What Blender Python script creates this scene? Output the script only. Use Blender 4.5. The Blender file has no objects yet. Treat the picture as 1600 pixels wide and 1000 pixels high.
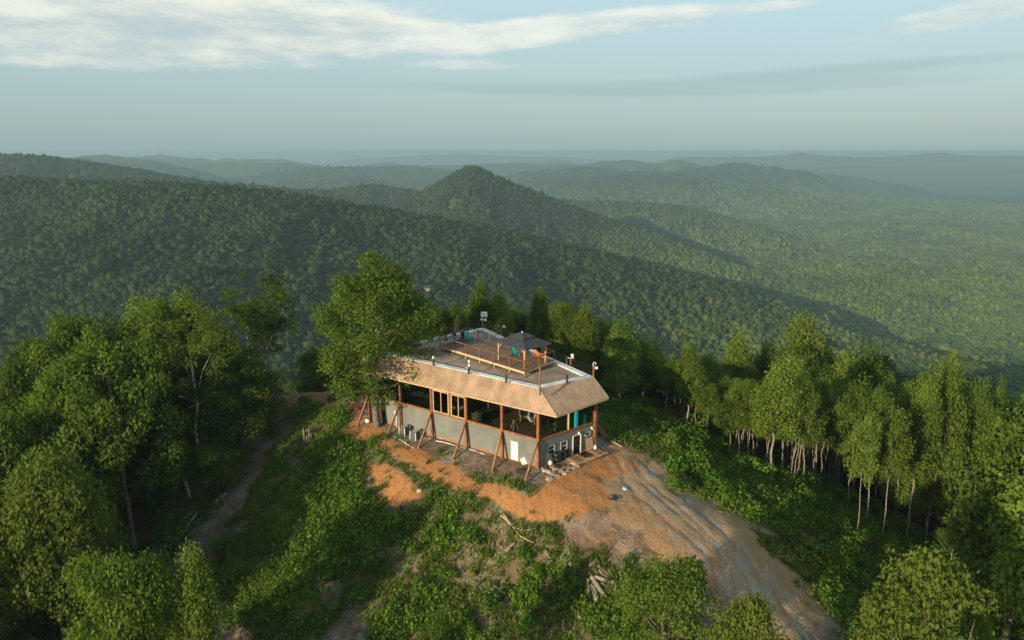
import bpy, math, random
import numpy as np
R = math.radians
rng = np.random.default_rng(7)
random.seed(7)
C = bpy.context.scene.collection
# ------------------------------------------------------------------ camera
CAMZ = 31.0; PITCH = R(13.44); FPX = 1109.0
cam = bpy.data.objects.new('camera', bpy.data.cameras.new('camera')); C.objects.link(cam)
cam.location = (0, 0, CAMZ); cam.rotation_euler = (math.pi/2-PITCH, 0, 0)
cam.data.sensor_width = 36; cam.data.lens = 36*FPX/1600
cam.data.clip_start = 0.5; cam.data.clip_end = 200000
S = bpy.context.scene
S.camera = cam
# ------------------------------------------------------------------ light
SUN_AZ = (-0.665, -0.747); SUN_EL = 13.0      # direction towards the sun
SUN_STRENGTH = 3.7; SKY_STRENGTH = 0.11
sl = bpy.data.lights.new('sun', 'SUN'); sl.energy = SUN_STRENGTH; sl.angle = R(0.6); sl.color = (1, .82, .57)
so = bpy.data.objects.new('sun', sl); C.objects.link(so)
_r = math.hypot(*SUN_AZ); _ce = math.cos(R(SUN_EL))
from mathutils import Vector
so.rotation_euler = Vector((SUN_AZ[0]/_r*_ce, SUN_AZ[1]/_r*_ce, math.sin(R(SUN_EL)))).to_track_quat('Z', 'Y').to_euler()
so.location = (-60, -120, 80)
W = bpy.data.worlds.new('World'); S.world = W; W.use_nodes = True
wt = W.node_tree; wt.nodes.clear()

class NT:
    "small helper to write node trees"
    def __init__(s, t): s.t = t
    def n(s, typ, **k):
        n = s.t.nodes.new(typ)
        for a, v in k.items():
            if a == 'inp':
                for i, x in v.items():
                    if hasattr(x, 'is_output') or isinstance(x, bpy.types.NodeSocket): s.t.links.new(x, n.inputs[i])
                    else: n.inputs[i].default_value = x
            else: setattr(n, a, v)
        return n
    def m(s, op, a, b=None, c=None, clamp=False):
        d = {0: a}
        if b is not None: d[1] = b
        if c is not None: d[2] = c
        return s.n('ShaderNodeMath', operation=op, use_clamp=clamp, inp=d).outputs[0]
    def mix(s, f, a, b, bt='MIX'):
        n = s.n('ShaderNodeMix', data_type='RGBA', blend_type=bt)
        for i, x in ((0, f), (6, a), (7, b)):
            if isinstance(x, bpy.types.NodeSocket): s.t.links.new(x, n.inputs[i])
            else: n.inputs[i].default_value = x if i == 0 else (tuple(x)+(1,) if len(x) == 3 else x)
        return n.outputs[2]
    def noise(s, vec, scale, detail=4, rough=.55, dist=0.0):
        return s.n('ShaderNodeTexNoise', inp={'Vector': vec, 'Scale': scale, 'Detail': detail, 'Roughness': rough, 'Distortion': dist}).outputs[0]
    def ramp(s, f, lo, hi, a=0.0, b=1.0, smooth=True):
        n = s.n('ShaderNodeMapRange', inp={0: f, 1: lo, 2: hi, 3: a, 4: b}); n.clamp = True
        if smooth: n.interpolation_type = 'SMOOTHSTEP'
        return n.outputs[0]

w = NT(wt)
tc = w.n('ShaderNodeTexCoord').outputs['Generated']
sep = w.n('ShaderNodeSeparateXYZ', inp={0: tc})
dx, dy, dz = sep.outputs
az = w.m('MULTIPLY', w.m('ARCTAN2', dx, dy), 57.2958)
el = w.m('MULTIPLY', w.m('ARCSINE', dz), 57.2958)
sky = w.n('ShaderNodeTexSky', sky_type='NISHITA', sun_disc=False, sun_elevation=R(SUN_EL), sun_rotation=math.atan2(SUN_AZ[0], SUN_AZ[1]) % (2*math.pi),
          altitude=600, air_density=1.2, dust_density=2.5, ozone_density=1.5).outputs[0]
# thick summer air: the sky is veiled towards the horizon
veil = w.mix(w.ramp(el, -1.0, 14.0), (1.92, 2.68, 2.88), (3.05, 4.1, 4.4))
base = w.mix(w.ramp(el, 10, 60, .82, .35), sky, veil)
comb = w.n('ShaderNodeCombineXYZ', inp={0: w.m('MULTIPLY', az, .055), 1: w.m('MULTIPLY', el, .26), 2: 3.7}).outputs[0]
warp = w.noise(comb, 1.6, 8, .62)
fine = w.noise(comb, 4.5, 7, .62)
def blob(a0, e0, sa, se, tilt, amp):
    da = w.m('SUBTRACT', az, a0); de = w.m('SUBTRACT', w.m('SUBTRACT', el, e0), w.m('MULTIPLY', da, tilt))
    q = w.m('ADD', w.m('POWER', w.m('ABSOLUTE', w.m('DIVIDE', da, sa)), 2.0), w.m('POWER', w.m('ABSOLUTE', w.m('DIVIDE', de, se)), 2.0))
    return w.m('MULTIPLY', w.m('POWER', 2.718, w.m('MULTIPLY', q, -1.0)), amp)
def cloud(col, blobs, e_lo, e_hi, strength, under, c_lit, c_dark, wv=.75):
    tot = None
    for b in blobs:
        v = blob(*b); tot = v if tot is None else w.m('ADD', tot, v)
    nz = w.m('ADD', w.m('MULTIPLY', w.m('SUBTRACT', warp, .5), wv*2), w.m('MULTIPLY', w.m('SUBTRACT', fine, .5), wv*.8))
    mask = w.ramp(w.m('ADD', tot, w.m('MULTIPLY', nz, w.ramp(tot, .02, .4))), e_lo, e_hi, 0, strength)
    lit = w.ramp(w.m('ADD', w.m('MULTIPLY', w.m('SUBTRACT', el, under), .55), w.m('MULTIPLY', nz, 6.0)), -2.0, 2.4)
    return w.mix(mask, col, w.mix(lit, c_dark, c_lit))
G0 = (3.1, 4.2, 4.35); L0 = (5.1, 5.2, 4.5)
c = base
# cloud fields: az, el in degrees
c = cloud(c, [(15, 4.5, 17, .7, .01, 1.2), (26, 5.6, 12, .45, .03, 1.0), (-2, 4.7, 9, .5, 0, .6), (-20, 5.5, 18, .9, 0, .5)], .25, 1.1, .6, 6.5, (2.5, 3.25, 3.4), (2.05, 2.75, 2.9), .5)
c = cloud(c, [(-32, 9.9, 17, 2.8, -.02, 1.9), (-16, 8.4, 11, 1.3, .02, 1.2), (-42, 7.6, 16, 1.6, 0, 1.1), (-12, 12.6, 9, 1.2, .05, .8), (-28, 6.3, 13, .8, .02, 1.0), (-60, 14, 30, 5, 0, 1.4)], .25, 1.0, .92, 8.0, L0, (2.75, 3.4, 3.5), .8)
c = cloud(c, [(5, 8.9, 11, .85, .07, 1.8), (-5, 8.0, 7, .8, .04, 1.5), (-3, 6.3, 6, .4, 0, 1.0), (19, 9.9, 2.5, .3, 0, .9)], .3, .9, .9, 8.1, (5.0, 5.2, 4.7), (2.65, 3.4, 3.6), .7)
c = cloud(c, [(33, 8.7, 8, .7, .12, 1.7), (40, 11.3, 6, 1.0, .1, 1.2), (24, 11.4, 1.6, .5, 0, .8), (60, 10, 18, 2, 0, .9)], .32, .9, .8, 8.8, (4.9, 5.0, 4.45), (2.9, 3.7, 3.8), .8)
c = cloud(c, [(180, 25, 90, 14, 0, .7), (90, 22, 30, 8, 0, .6), (-110, 22, 30, 9, 0, .7), (0, 45, 90, 10, 0, .55)], .4, 1.1, .6, 22, L0, G0, .8)
bg = w.n('ShaderNodeBackground', inp={0: c, 1: SKY_STRENGTH})
wt.links.new(bg.outputs[0], w.n('ShaderNodeOutputWorld').inputs[0])
S.view_settings.view_transform = 'Standard'; S.view_settings.look = 'None'
S.view_settings.exposure = 0.72; S.view_settings.gamma = 1.0; S.view_settings.use_curve_mapping = False
S.render.engine = 'CYCLES'
cy = S.cycles
cy.use_denoising = True; cy.denoiser = 'OPENIMAGEDENOISE'
try: cy.denoising_prefilter = 'ACCURATE'
except Exception: pass
cy.max_bounces = 6; cy.diffuse_bounces = 3; cy.glossy_bounces = 2; cy.transmission_bounces = 3
cy.transparent_max_bounces = 8; cy.volume_bounces = 0; cy.caustics_reflective = False; cy.caustics_refractive = False
cy.sample_clamp_indirect = 6

# ------------------------------------------------------------------ geometry helpers
def ray(px, py):
    x = (px-800)/FPX; y = (500-py)/FPX
    return np.array([x, math.cos(PITCH)+y*math.sin(PITCH), -math.sin(PITCH)+y*math.cos(PITCH)])
def at_z(px, py, z):
    d = ray(px, py); return np.array([0, 0, CAMZ]) + d*((z-CAMZ)/d[2])
def at_y(px, py, Y):
    d = ray(px, py); return np.array([0, 0, CAMZ]) + d*(Y/d[1])

ORG = {}
def tag(o, label=None, cat=None, group=None, kind=None):
    if label: o['label'] = label
    if cat: o['category'] = cat
    if group: o['group'] = group
    if kind: o['kind'] = kind
    return o
def empty(name, loc, label=None, cat=None, group=None, rz=0):
    o = bpy.data.objects.new(name, None); C.objects.link(o); o.location = tuple(float(v) for v in loc); o.rotation_euler = (0, 0, rz)
    o.empty_display_size = .3
    ORG[o.name] = np.array(loc, float)
    return tag(o, label, cat, group)
class MB:
    def __init__(s): s.v = []; s.f = []; s.n = 0
    def add(s, v, f):
        s.v.append(np.asarray(v, float).reshape(-1, 3)); s.f += [tuple(i+s.n for i in q) for q in f]; s.n += len(s.v[-1]); return s
    def box(s, c, X, Y, Z):
        "centre and three half-extent vectors"
        c, X, Y, Z = [np.asarray(a, float) for a in (c, X, Y, Z)]
        if np.dot(np.cross(X, Y), Z) < 0: Z = -Z
        v = [c+a*X+b*Y+d*Z for d in (-1, 1) for b in (-1, 1) for a in (-1, 1)]
        return s.add(v, [(0, 2, 3, 1), (4, 5, 7, 6), (0, 1, 5, 4), (2, 6, 7, 3), (0, 4, 6, 2), (1, 3, 7, 5)])
    def beam(s, a, b, wd, ht=None, up=(0, 0, 1)):
        a, b = np.asarray(a, float), np.asarray(b, float); ht = ht or wd
        d = b-a; L = np.linalg.norm(d); d = d/L; up = np.asarray(up, float)
        if abs(np.dot(d, up)) > .95: up = np.array([0., 1, 0]) if abs(d[1]) < .9 else np.array([1., 0, 0])
        x = np.cross(d, up); x /= np.linalg.norm(x); y = np.cross(x, d)
        return s.box((a+b)/2, x*wd/2, d*L/2, y*ht/2)
    def post(s, p, h, wx, dirx=(1, 0), wy=None):
        wy = wy or wx; X = np.array([dirx[0], dirx[1], 0.]); X /= np.linalg.norm(X); Y = np.array([-X[1], X[0], 0])
        return s.box(np.array(p)+[0, 0, h/2], X*wx/2, Y*wy/2, (0, 0, h/2))
    def tube(s, pts, rad, n=6, cap=True):
        pts = np.asarray(pts, float); rad = np.broadcast_to(rad, (len(pts),)); base = s.n; V = []
        for i, p in enumerate(pts):
            d = pts[min(i+1, len(pts)-1)]-pts[max(i-1, 0)]; d = d/(np.linalg.norm(d)+1e-9)
            u = np.array([0, 0, 1.]) if abs(d[2]) < .8 else np.array([0, 1., 0])
            x = np.cross(d, u); x /= np.linalg.norm(x); y = np.cross(d, x)
            for k in range(n):
                a = 2*math.pi*k/n; V.append(p+rad[i]*(math.cos(a)*x+math.sin(a)*y))
        F = [(i*n+k, i*n+(k+1) % n, (i+1)*n+(k+1) % n, (i+1)*n+k) for i in range(len(pts)-1) for k in range(n)]
        if cap: F += [tuple(range(n))[::-1], tuple((len(pts)-1)*n+k for k in range(n))]
        return s.add(V, F)
    def lathe(s, c, prof, n=14):
        "prof: (r, z) pairs"
        pts = [np.array(c)+[r*math.cos(2*math.pi*k/n), r*math.sin(2*math.pi*k/n), z] for r, z in prof for k in range(n)]
        F = [(i*n+k, i*n+(k+1) % n, (i+1)*n+(k+1) % n, (i+1)*n+k) for i in range(len(prof)-1) for k in range(n)]
        F += [tuple(range(n))[::-1], tuple((len(prof)-1)*n+k for k in range(n))]
        return s.add(pts, F)
    def prism(s, poly, z0, z1):
        "vertical prism over an xy polygon"
        n = len(poly); v = [(p[0], p[1], z0) for p in poly]+[(p[0], p[1], z1) for p in poly]
        ar = sum(poly[i][0]*poly[(i+1) % n][1]-poly[(i+1) % n][0]*poly[i][1] for i in range(n))
        F = [tuple(range(n))[::-1], tuple(range(n, 2*n))]+[(i, (i+1) % n, n+(i+1) % n, n+i) for i in range(n)]
        if ar < 0: F = [f[::-1] for f in F]
        return s.add(v, F)
    def build(s, name, mat, parent=None, smooth=False, org=None):
        V = np.concatenate(s.v)
        if parent is not None: o0 = ORG[parent.name]
        else: o0 = np.array(org if org is not None else [(V[:, 0].min()+V[:, 0].max())/2, (V[:, 1].min()+V[:, 1].max())/2, V[:, 2].min()], float)
        me = bpy.data.meshes.new(name); me.from_pydata((V-o0).tolist(), [], s.f); me.update()
        if smooth: me.polygons.foreach_set('use_smooth', [True]*len(me.polygons))
        me.materials.append(mat)
        o = bpy.data.objects.new(name, me); C.objects.link(o)
        ORG[o.name] = o0
        if parent is not None: o.parent = parent
        else: o.location = tuple(o0)
        return o
def np_mesh(name, V, F3, mat, smooth=False):
    "fast mesh from numpy triangles or quads"
    V = np.ascontiguousarray(V, np.float32); F3 = np.ascontiguousarray(F3, np.int32); k = F3.shape[1]
    me = bpy.data.meshes.new(name)
    me.vertices.add(len(V)); me.vertices.foreach_set('co', V.ravel())
    me.loops.add(F3.size); me.loops.foreach_set('vertex_index', F3.ravel())
    me.polygons.add(len(F3)); me.polygons.foreach_set('loop_start', np.arange(0, F3.size, k, dtype=np.int32))
    me.update(calc_edges=True)
    if smooth: me.polygons.foreach_set('use_smooth', np.ones(len(F3), bool))
    if mat: me.materials.append(mat)
    return me

# ------------------------------------------------------------------ materials
def mat(name):
    m = bpy.data.materials.new(name); m.use_nodes = True; m.node_tree.nodes.clear()
    return m, NT(m.node_tree)
def finish(m, n, col, rough=.8, bump=None, bstr=.3, bdist=.05, metal=0.0, spec=.3, extra=None):
    p = n.n('ShaderNodeBsdfPrincipled', inp={'Base Color': col if isinstance(col, bpy.types.NodeSocket) else tuple(col)+(1,), 'Roughness': rough, 'Metallic': metal, 'Specular IOR Level': spec})
    if bump is not None:
        b = n.n('ShaderNodeBump', inp={'Strength': bstr, 'Distance': bdist, 'Height': bump}); n.t.links.new(b.outputs[0], p.inputs['Normal'])
    out = n.n('ShaderNodeOutputMaterial'); n.t.links.new(p.outputs[0], out.inputs[0]); return m
def simple(name, col, var=.25, scale=3.0, rough=.75, metal=0., spec=.3, stretch=None, bstr=.25, streak=0.0):
    "painted or natural surface with uneven tone, grain and stains"
    m, n = mat(name); o = n.n('ShaderNodeTexCoord').outputs['Object']
    v = o
    if stretch: v = n.n('ShaderNodeMapping', inp={0: o, 3: stretch}).outputs[0]
    a = n.noise(v, scale, 6, .6); b = n.noise(v, scale*7, 3, .6)
    dk = tuple(x*(1-var) for x in col); lt = tuple(min(1, x*(1+var*.7)) for x in col)
    cc = n.mix(n.ramp(a, .3, .7), dk, lt); cc = n.mix(n.m('MULTIPLY', b, .35), cc, tuple(x*(1-var*1.3) for x in col))
    rnd = n.n('ShaderNodeObjectInfo').outputs['Random']
    cc = n.mix(1.0, cc, n.n('ShaderNodeCombineColor', inp={0: n.ramp(rnd, 0, 1, 1-var*.25, 1+var*.2), 1: n.ramp(rnd, 0, 1, 1-var*.25, 1+var*.2), 2: n.ramp(rnd, 0, 1, 1-var*.25, 1+var*.15)}).outputs[0], 'MULTIPLY')
    return finish(m, n, cc, rough, b, bstr, .02, metal, spec)
M = {}
M['timber'] = simple('stained_timber', (.30, .12, .045), .4, 2.0, .6, stretch=(1, 1, 1))
M['brace'] = simple('weathered_brace_timber', (.33, .17, .085), .35, 2.5, .8)
M['siding'] = simple('grey_green_siding_paint', (.19, .20, .178), .20, .5, .7)
_n = NT(M['siding'].node_tree); _p = [x for x in _n.t.nodes if x.type == 'BSDF_PRINCIPLED'][0]; _c = _p.inputs['Base Color'].links[0].from_socket
_o = _n.n('ShaderNodeTexCoord').outputs['Object']; _z = _n.n('ShaderNodeSeparateXYZ', inp={0: _o}).outputs[2]
_st = _n.noise(_n.n('ShaderNodeMapping', inp={0: _o, 3: (3, 3, .25)}).outputs[0], 1.2, 5, .6)
_c = _n.mix(_n.ramp(_st, .5, .75, 0, .35), _c, (.10, .095, .08))
_f = _n.ramp(_n.m('ADD', _z, _n.m('MULTIPLY', _n.noise(_o, 1.6, 5, .65), -1.1)), .05, -.45, 0, .75)
_n.t.links.new(_n.mix(_f, _c, (.30, .15, .07)), _p.inputs['Base Color'])
M['roofsheet'] = simple('tan_roof_sheet', (.37, .245, .155), .30, .8, .5, spec=.4)
M['roofdeck'] = simple('brown_roof_boards', (.33, .25, .18), .3, .7, .75)
M['cap'] = simple('weathered_white_cap', (.72, .72, .70), .3, 1.1, .7)
M['deckwood'] = simple('deck_boards', (.24, .145, .09), .35, 1.6, .75)
M['rail'] = simple('rail_timber', (.22, .115, .06), .3, 2, .7)
M['palewood'] = simple('pale_timber', (.55, .40, .24), .2, 2, .7)
M['gazpost'] = simple('cedar_timber', (.55, .31, .13), .25, 2, .6)
M['gazroof'] = simple('charcoal_shingle', (.055, .055, .06), .25, 2, .55)
M['darkmetal'] = simple('dark_bronze_metal', (.045, .035, .03), .3, 3, .5, spec=.5)
M['white'] = simple('white_paint', (.78, .77, .73), .08, 1.5, .55)
M['cream'] = simple('cream_plastic', (.70, .67, .58), .1, 3, .5)
M['teal'] = simple('teal_plastic', (.01, .36, .32), .12, 3, .45)
M['cyan'] = simple('cyan_paint', (.02, .45, .52), .12, 3, .4)
M['orange'] = simple('orange_plastic', (.80, .26, .03), .12, 3, .5)
M['pink'] = simple('faded_red_plastic', (.45, .10, .08), .12, 3, .5)
M['yellow'] = simple('yellow_plastic', (.72, .58, .17), .12, 3, .5)
M['black'] = simple('black_plastic', (.018, .018, .02), .2, 3, .4, spec=.5)
M['greymetal'] = simple('grey_condenser_metal', (.38, .37, .33), .15, 3, .5)
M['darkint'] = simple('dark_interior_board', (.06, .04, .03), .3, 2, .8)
M['intfloor'] = simple('interior_plank_floor', (.26, .14, .075), .35, 1.2, .45, spec=.4, stretch=(.5, 2, 1))
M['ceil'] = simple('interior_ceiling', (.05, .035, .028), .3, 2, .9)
M['mint'] = simple('pale_green_counter', (.33, .52, .42), .1, 3, .5)
M['rope'] = simple('cream_rope', (.85, .82, .70), .12, 8, .9)
M['stone'] = simple('quartz_rock', (.33, .26, .19), .35, 3.5, .9, bstr=.8)
M['palestone'] = simple('pale_rock', (.50, .44, .35), .3, 3.5, .9, bstr=.8)
M['log'] = simple('grey_brown_log_bark', (.27, .215, .165), .45, 4, .95, bstr=.8)
M['cutwood'] = simple('cut_log_face', (.55, .36, .19), .3, 6, .85)
M['deadwood'] = simple('bleached_dead_wood', (.36, .31, .26), .3, 4, .9)
M['plywood'] = simple('plywood_sheet', (.52, .33, .18), .15, 3, .75)
M['foundation'] = simple('grey_foundation', (.22, .21, .19), .2, 3, .9)
M['bark'] = simple('tree_bark', (.20, .165, .125), .45, 3, .95, bstr=.8)
M['leanbark'] = simple('bleached_bark', (.55, .50, .42), .3, 3, .95, bstr=.6)
M['palebark'] = simple('pale_tree_bark', (.27, .235, .185), .35, 3, .95, bstr=.6)
# glass: a clear pane that mirrors at grazing angles
m, n = mat('window_glass')
fr = n.n('ShaderNodeFresnel', inp={0: 1.5}).outputs[0]
gl = n.n('ShaderNodeBsdfGlossy', inp={0: (.9, .95, .95, 1), 1: .02}); tr = n.n('ShaderNodeBsdfTransparent', inp={0: (.78, .82, .80, 1)})
mx = n.n('ShaderNodeMixShader', inp={0: n.m('MULTIPLY', fr, .9), 1: tr.outputs[0], 2: gl.outputs[0]})
n.t.links.new(mx.outputs[0], n.n('ShaderNodeOutputMaterial').inputs[0]); M['glass'] = m

def leafmat(name, dark, light, trans=.3, scale=.45, hue=.5, warm=(.15, .17, .035)):
    "leaf colour varies from tree to tree and from spray to spray"
    m, n = mat(name)
    geo = n.n('ShaderNodeNewGeometry'); oi = n.n('ShaderNodeObjectInfo')
    a = n.noise(geo.outputs['Position'], scale, 3, .6); b = n.noise(geo.outputs['Position'], scale*9, 2, .6)
    f = n.m('ADD', n.m('MULTIPLY', n.m('SUBTRACT', a, .5), 1.5), n.m('MULTIPLY', n.m('SUBTRACT', b, .5), 1.5))
    f = n.m('ADD', f, n.m('ADD', n.m('MULTIPLY', n.m('SUBTRACT', oi.outputs['Random'], .5), hue), .5), clamp=True)
    cc = n.mix(f, dark, light)
    r2 = n.n('ShaderNodeTexWhiteNoise', noise_dimensions='1D', inp={'W': n.m('MULTIPLY', oi.outputs['Random'], 91.7)}).outputs[0]
    cc = n.mix(n.ramp(r2, .72, 1.0, 0, .55), cc, warm)
    d = n.n('ShaderNodeBsdfDiffuse', inp={0: cc}); t = n.n('ShaderNodeBsdfTranslucent', inp={0: n.mix(1.0, cc, (1.2, 1.25, .5), 'MULTIPLY')})
    x = n.n('ShaderNodeMixShader', inp={0: trans, 1: d.outputs[0], 2: t.outputs[0]})
    n.t.links.new(x.outputs[0], n.n('ShaderNodeOutputMaterial').inputs[0]); return m
M['oakleaf'] = leafmat('oak_leaves', (.042, .075, .014), (.150, .225, .036), .42)
M['poplarleaf'] = leafmat('poplar_leaves', (.055, .10, .016), (.215, .295, .052), .45)
M['pineleaf'] = leafmat('pine_needles', (.022, .052, .014), (.085, .13, .028), .15)
M['shrubleaf'] = leafmat('shrub_leaves', (.042, .095, .012), (.14, .26, .03), .35)
M['weedleaf'] = leafmat('weed_leaves', (.05, .11, .014), (.17, .29, .035), .35, warm=(.2, .17, .05))
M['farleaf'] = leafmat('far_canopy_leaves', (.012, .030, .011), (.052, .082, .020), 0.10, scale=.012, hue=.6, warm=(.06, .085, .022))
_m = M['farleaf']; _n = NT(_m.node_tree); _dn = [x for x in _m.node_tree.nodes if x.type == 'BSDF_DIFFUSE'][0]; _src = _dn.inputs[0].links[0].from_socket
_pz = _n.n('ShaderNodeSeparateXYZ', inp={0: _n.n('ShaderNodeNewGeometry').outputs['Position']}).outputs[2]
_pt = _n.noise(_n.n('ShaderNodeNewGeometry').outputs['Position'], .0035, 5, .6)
_lw = _n.m('MULTIPLY', _n.ramp(_pz, -120, -270), _n.ramp(_pt, .3, .6, .45, 1.0))      # valley canopy painted paler than the ridges, as sunlight through a cloud gap
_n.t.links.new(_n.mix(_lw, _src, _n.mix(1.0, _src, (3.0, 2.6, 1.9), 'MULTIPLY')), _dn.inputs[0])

# ------------------------------------------------------------------ terrain
def vnoise(x, y, seed=0):
    xi = np.floor(x).astype(np.int64); yi = np.floor(y).astype(np.int64); fx = x-xi; fy = y-yi
    def h(a, b):
        q = (a*374761393+b*668265263+seed*1442695041) & 0xffffffff
        q = ((q ^ (q >> 13))*1274126177) & 0xffffffff
        return ((q ^ (q >> 16)) & 0xffff)/65535.
    fx = fx*fx*(3-2*fx); fy = fy*fy*(3-2*fy)
    return (h(xi, yi)*(1-fx)+h(xi+1, yi)*fx)*(1-fy)+(h(xi, yi+1)*(1-fx)+h(xi+1, yi+1)*fx)*fy
def fbm(x, y, oct=5, seed=0, gain=.5):
    s = 0; a = 1; t = 0
    for i in range(oct):
        s = s+a*vnoise(x*2**i+i*17.3, y*2**i-i*9.1, seed+i); t += a; a *= gain
    return s/t
def ridged(x, y, oct=4, seed=0):
    s = 0; a = 1; t = 0
    for i in range(oct):
        s = s+a*(1-np.abs(2*vnoise(x*2**i+i*7.3, y*2**i-i*5.1, seed+i)-1)); t += a; a *= .5
    return s/t
def sstep(x, a, b):
    t = np.clip((x-a)/(b-a), 0, 1); return t*t*(3-2*t)
# crests: ([(px, py, distance)...] seen on the skyline, slope, rounding)
VALLEY = -318.0
RIDGES = [
 ([(-900, 300, 1150), (-350, 268, 1120), (0, 276, 1100), (150, 283, 1060), (290, 284, 1040), (400, 296, 1050), (520, 318, 1080), (640, 336, 1090), (760, 358, 1100), (880, 386, 1100), (1000, 412, 1090), (1120, 442, 1060), (1260, 486, 1030), (1400, 540, 1000)], .27, 50),
 ([(-900, 235, 2300), (-300, 236, 2200), (40, 242, 2050), (110, 250, 2050), (210, 268, 2050), (330, 284, 2050), (430, 296, 2150)], .26, 80),
 ([(430, 300, 2200), (520, 296, 2300), (575, 286, 2300), (620, 296, 2300), (660, 312, 2200)], .36, 50),
 ([(595, 335, 1900), (640, 307, 1850), (690, 282, 1850), (722, 262, 1850), (737, 257, 1850), (752, 261, 1850), (800, 283, 1850), (860, 307, 1850), (930, 334, 1850), (1000, 358, 1800), (1080, 388, 1750), (1170, 420, 1700)], .42, 22),
 ([(760, 300, 2900), (890, 315, 2750), (960, 315, 2700), (1050, 318, 2650), (1120, 332, 2600), (1200, 356, 2550), (1300, 392, 2500)], .30, 60),
 ([(1180, 440, 1700), (1290, 424, 1750), (1400, 420, 1750), (1520, 428, 1700), (1640, 445, 1650), (1850, 470, 1600)], .22, 90),
 ([(420, 290, 4300), (500, 283, 4200), (560, 279, 4200), (620, 290, 4200)], .35, 60),
 ([(-200, 243, 5040), (60, 243, 5040), (150, 240, 4896), (185, 246, 4896), (260, 262, 4680)], .3, 150),
 ([(130, 247, 6192), (250, 249, 6120), (300, 253, 5976), (380, 253, 5760), (440, 259, 5616), (560, 264, 5472), (640, 266, 5400)], .22, 250),
 ([(560, 262, 6600), (610, 257, 6600), (700, 258, 6600), (860, 259, 6600)], .2, 300),
 ([(800, 262, 6500), (880, 262, 6000), (960, 252, 5900), (985, 248, 5900), (1010, 254, 5900), (1060, 248, 5900), (1100, 256, 5800), (1170, 264, 5600), (1280, 272, 5500), (1400, 284, 5300)], .42, 70),
 ([(840, 284, 4300), (920, 280, 4200), (980, 275, 4200), (1030, 282, 4200), (1085, 275, 4300), (1120, 288, 4200), (1200, 296, 4100)], .30, 60),
 ([(1080, 272, 8200), (1160, 262, 8000), (1240, 270, 7800), (1330, 260, 8200), (1430, 268, 7700), (1530, 261, 8000), (1640, 269, 7700), (1800, 262, 8000)], .24, 130),
 ([(1080, 250, 10200), (1200, 245, 9600), (1280, 243, 9600), (1360, 246, 9600), (1440, 242, 9600), (1530, 244, 9600), (1620, 250, 9600), (2000, 246, 10200)], .25, 400),
 ([(600, 246, 14400), (700, 241, 14400), (780, 243, 14400), (900, 246, 14400)], .2, 600),
 ([(-900, 246, 12000), (0, 243, 12000), (80, 246, 12000), (300, 252, 11400)], .2, 500),
]
def chaikin(P, k=1):
    for _ in range(k):
        P = np.array([P[0]]+[q for a, b in zip(P[:-1], P[1:]) for q in (a*.75+b*.25, a*.25+b*.75)]+[P[-1]])
    return P
CAN = lambda d: 11.0 if d < 5300 else 0.0      # the skyline is the canopy; the ground lies below it
RID = [(chaikin(np.array([at_y(px, py, d)-[0, 0, CAN(d)] for px, py, d in p])), s, wd) for p, s, wd in RIDGES]
for px, py, d, wx in ((1150, 258, 5200, 60), (1010, 272, 4700, 45), (1090, 270, 4900, 30), (905, 268, 5200, 60), (1230, 268, 7600, 90), (1330, 258, 9500, 120), (1480, 262, 8600, 120), (240, 246, 7200, 60), (390, 250, 7800, 90), (470, 262, 6600, 70), (610, 256, 8200, 60), (860, 252, 9800, 120), (1400, 246, 12500, 160), (1250, 244, 13000, 160), (1560, 250, 12000, 160)):
    RID.append((np.array([at_y(px-wx, py+4, d), at_y(px, py, d), at_y(px+wx, py+5, d)]), .36, 60+d*.008))
RID.append((np.array([(-60, 150, -38.), (-8, 100, -4.), (4, 62, -2.), (30, 22, -8), (70, -70, -26), (120, -300, -60), (160, -900, -120)]), .42, 25))
RID.append((np.array([(-2500, -2400, -40.), (0, -1800, -90.), (2500, -2600, -60.), (6000, -1500, -120.)]), .2, 150))
def seg_h(X, Y, P, slope, wd):
    best = np.full(X.shape, 1e9); zc = np.zeros(X.shape)
    for a, b in zip(P[:-1], P[1:]):
        ab = b[:2]-a[:2]; t = np.clip(((X-a[0])*ab[0]+(Y-a[1])*ab[1])/(ab@ab), 0, 1)
        d = np.hypot(X-a[0]-t*ab[0], Y-a[1]-t*ab[1]); k = d < best
        best = np.where(k, d, best); zc = np.where(k, a[2]+t*(b[2]-a[2]), zc)
    return zc - slope*(np.sqrt(best**2+wd**2)-wd), best
def far_h(X, Y):
    D = np.hypot(X, Y)
    hs = []
    for i, (P, sl_, wd) in enumerate(RID):
        wa = min(wd*1.6, 130)*(1 if i < len(RID)-2 else 0); ws = 1/(wd*4+90)
        h, d = seg_h(X+wa*(fbm(X*ws, Y*ws, 3, 60+i)-.5), Y+wa*(fbm(X*ws, Y*ws, 3, 80+i)-.5), P, sl_, wd)
        sc = 1/(wd*3.2+60)
        amp = min(90, wd*.75+16) * sstep(d, wd*.3, wd*2.5+50)
        h = h + amp*(ridged(X*sc, Y*sc, 4, 11+i)-.62)*1.5
        dm = math.hypot(P[:, 0].mean(), P[:, 1].mean())
        if dm > 4600 and i < len(RID)-2:      # far ranges are broken into knobs and saddles
            h = h+min(85, dm*.0085)*(ridged(X/(dm*.11), Y/(dm*.16), 4, 120+i)-.60)*1.5
        hs.append(h)
    base = VALLEY + 26*(fbm(X/600, Y/600, 4, 3)-.5) + 70*(ridged(X/2600, Y/2600, 4, 5)-.55)*sstep(D, 2500, 7000) 
    k = 9.0
    acc = np.exp(np.clip((base-VALLEY)/k, -60, 600/k)); hs = np.array(hs)
    mxh = np.maximum(hs.max(0), base)
    acc = np.exp((base-mxh)/k)+np.exp((hs-mxh)/k).sum(0)
    return mxh+k*np.log(acc)
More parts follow.
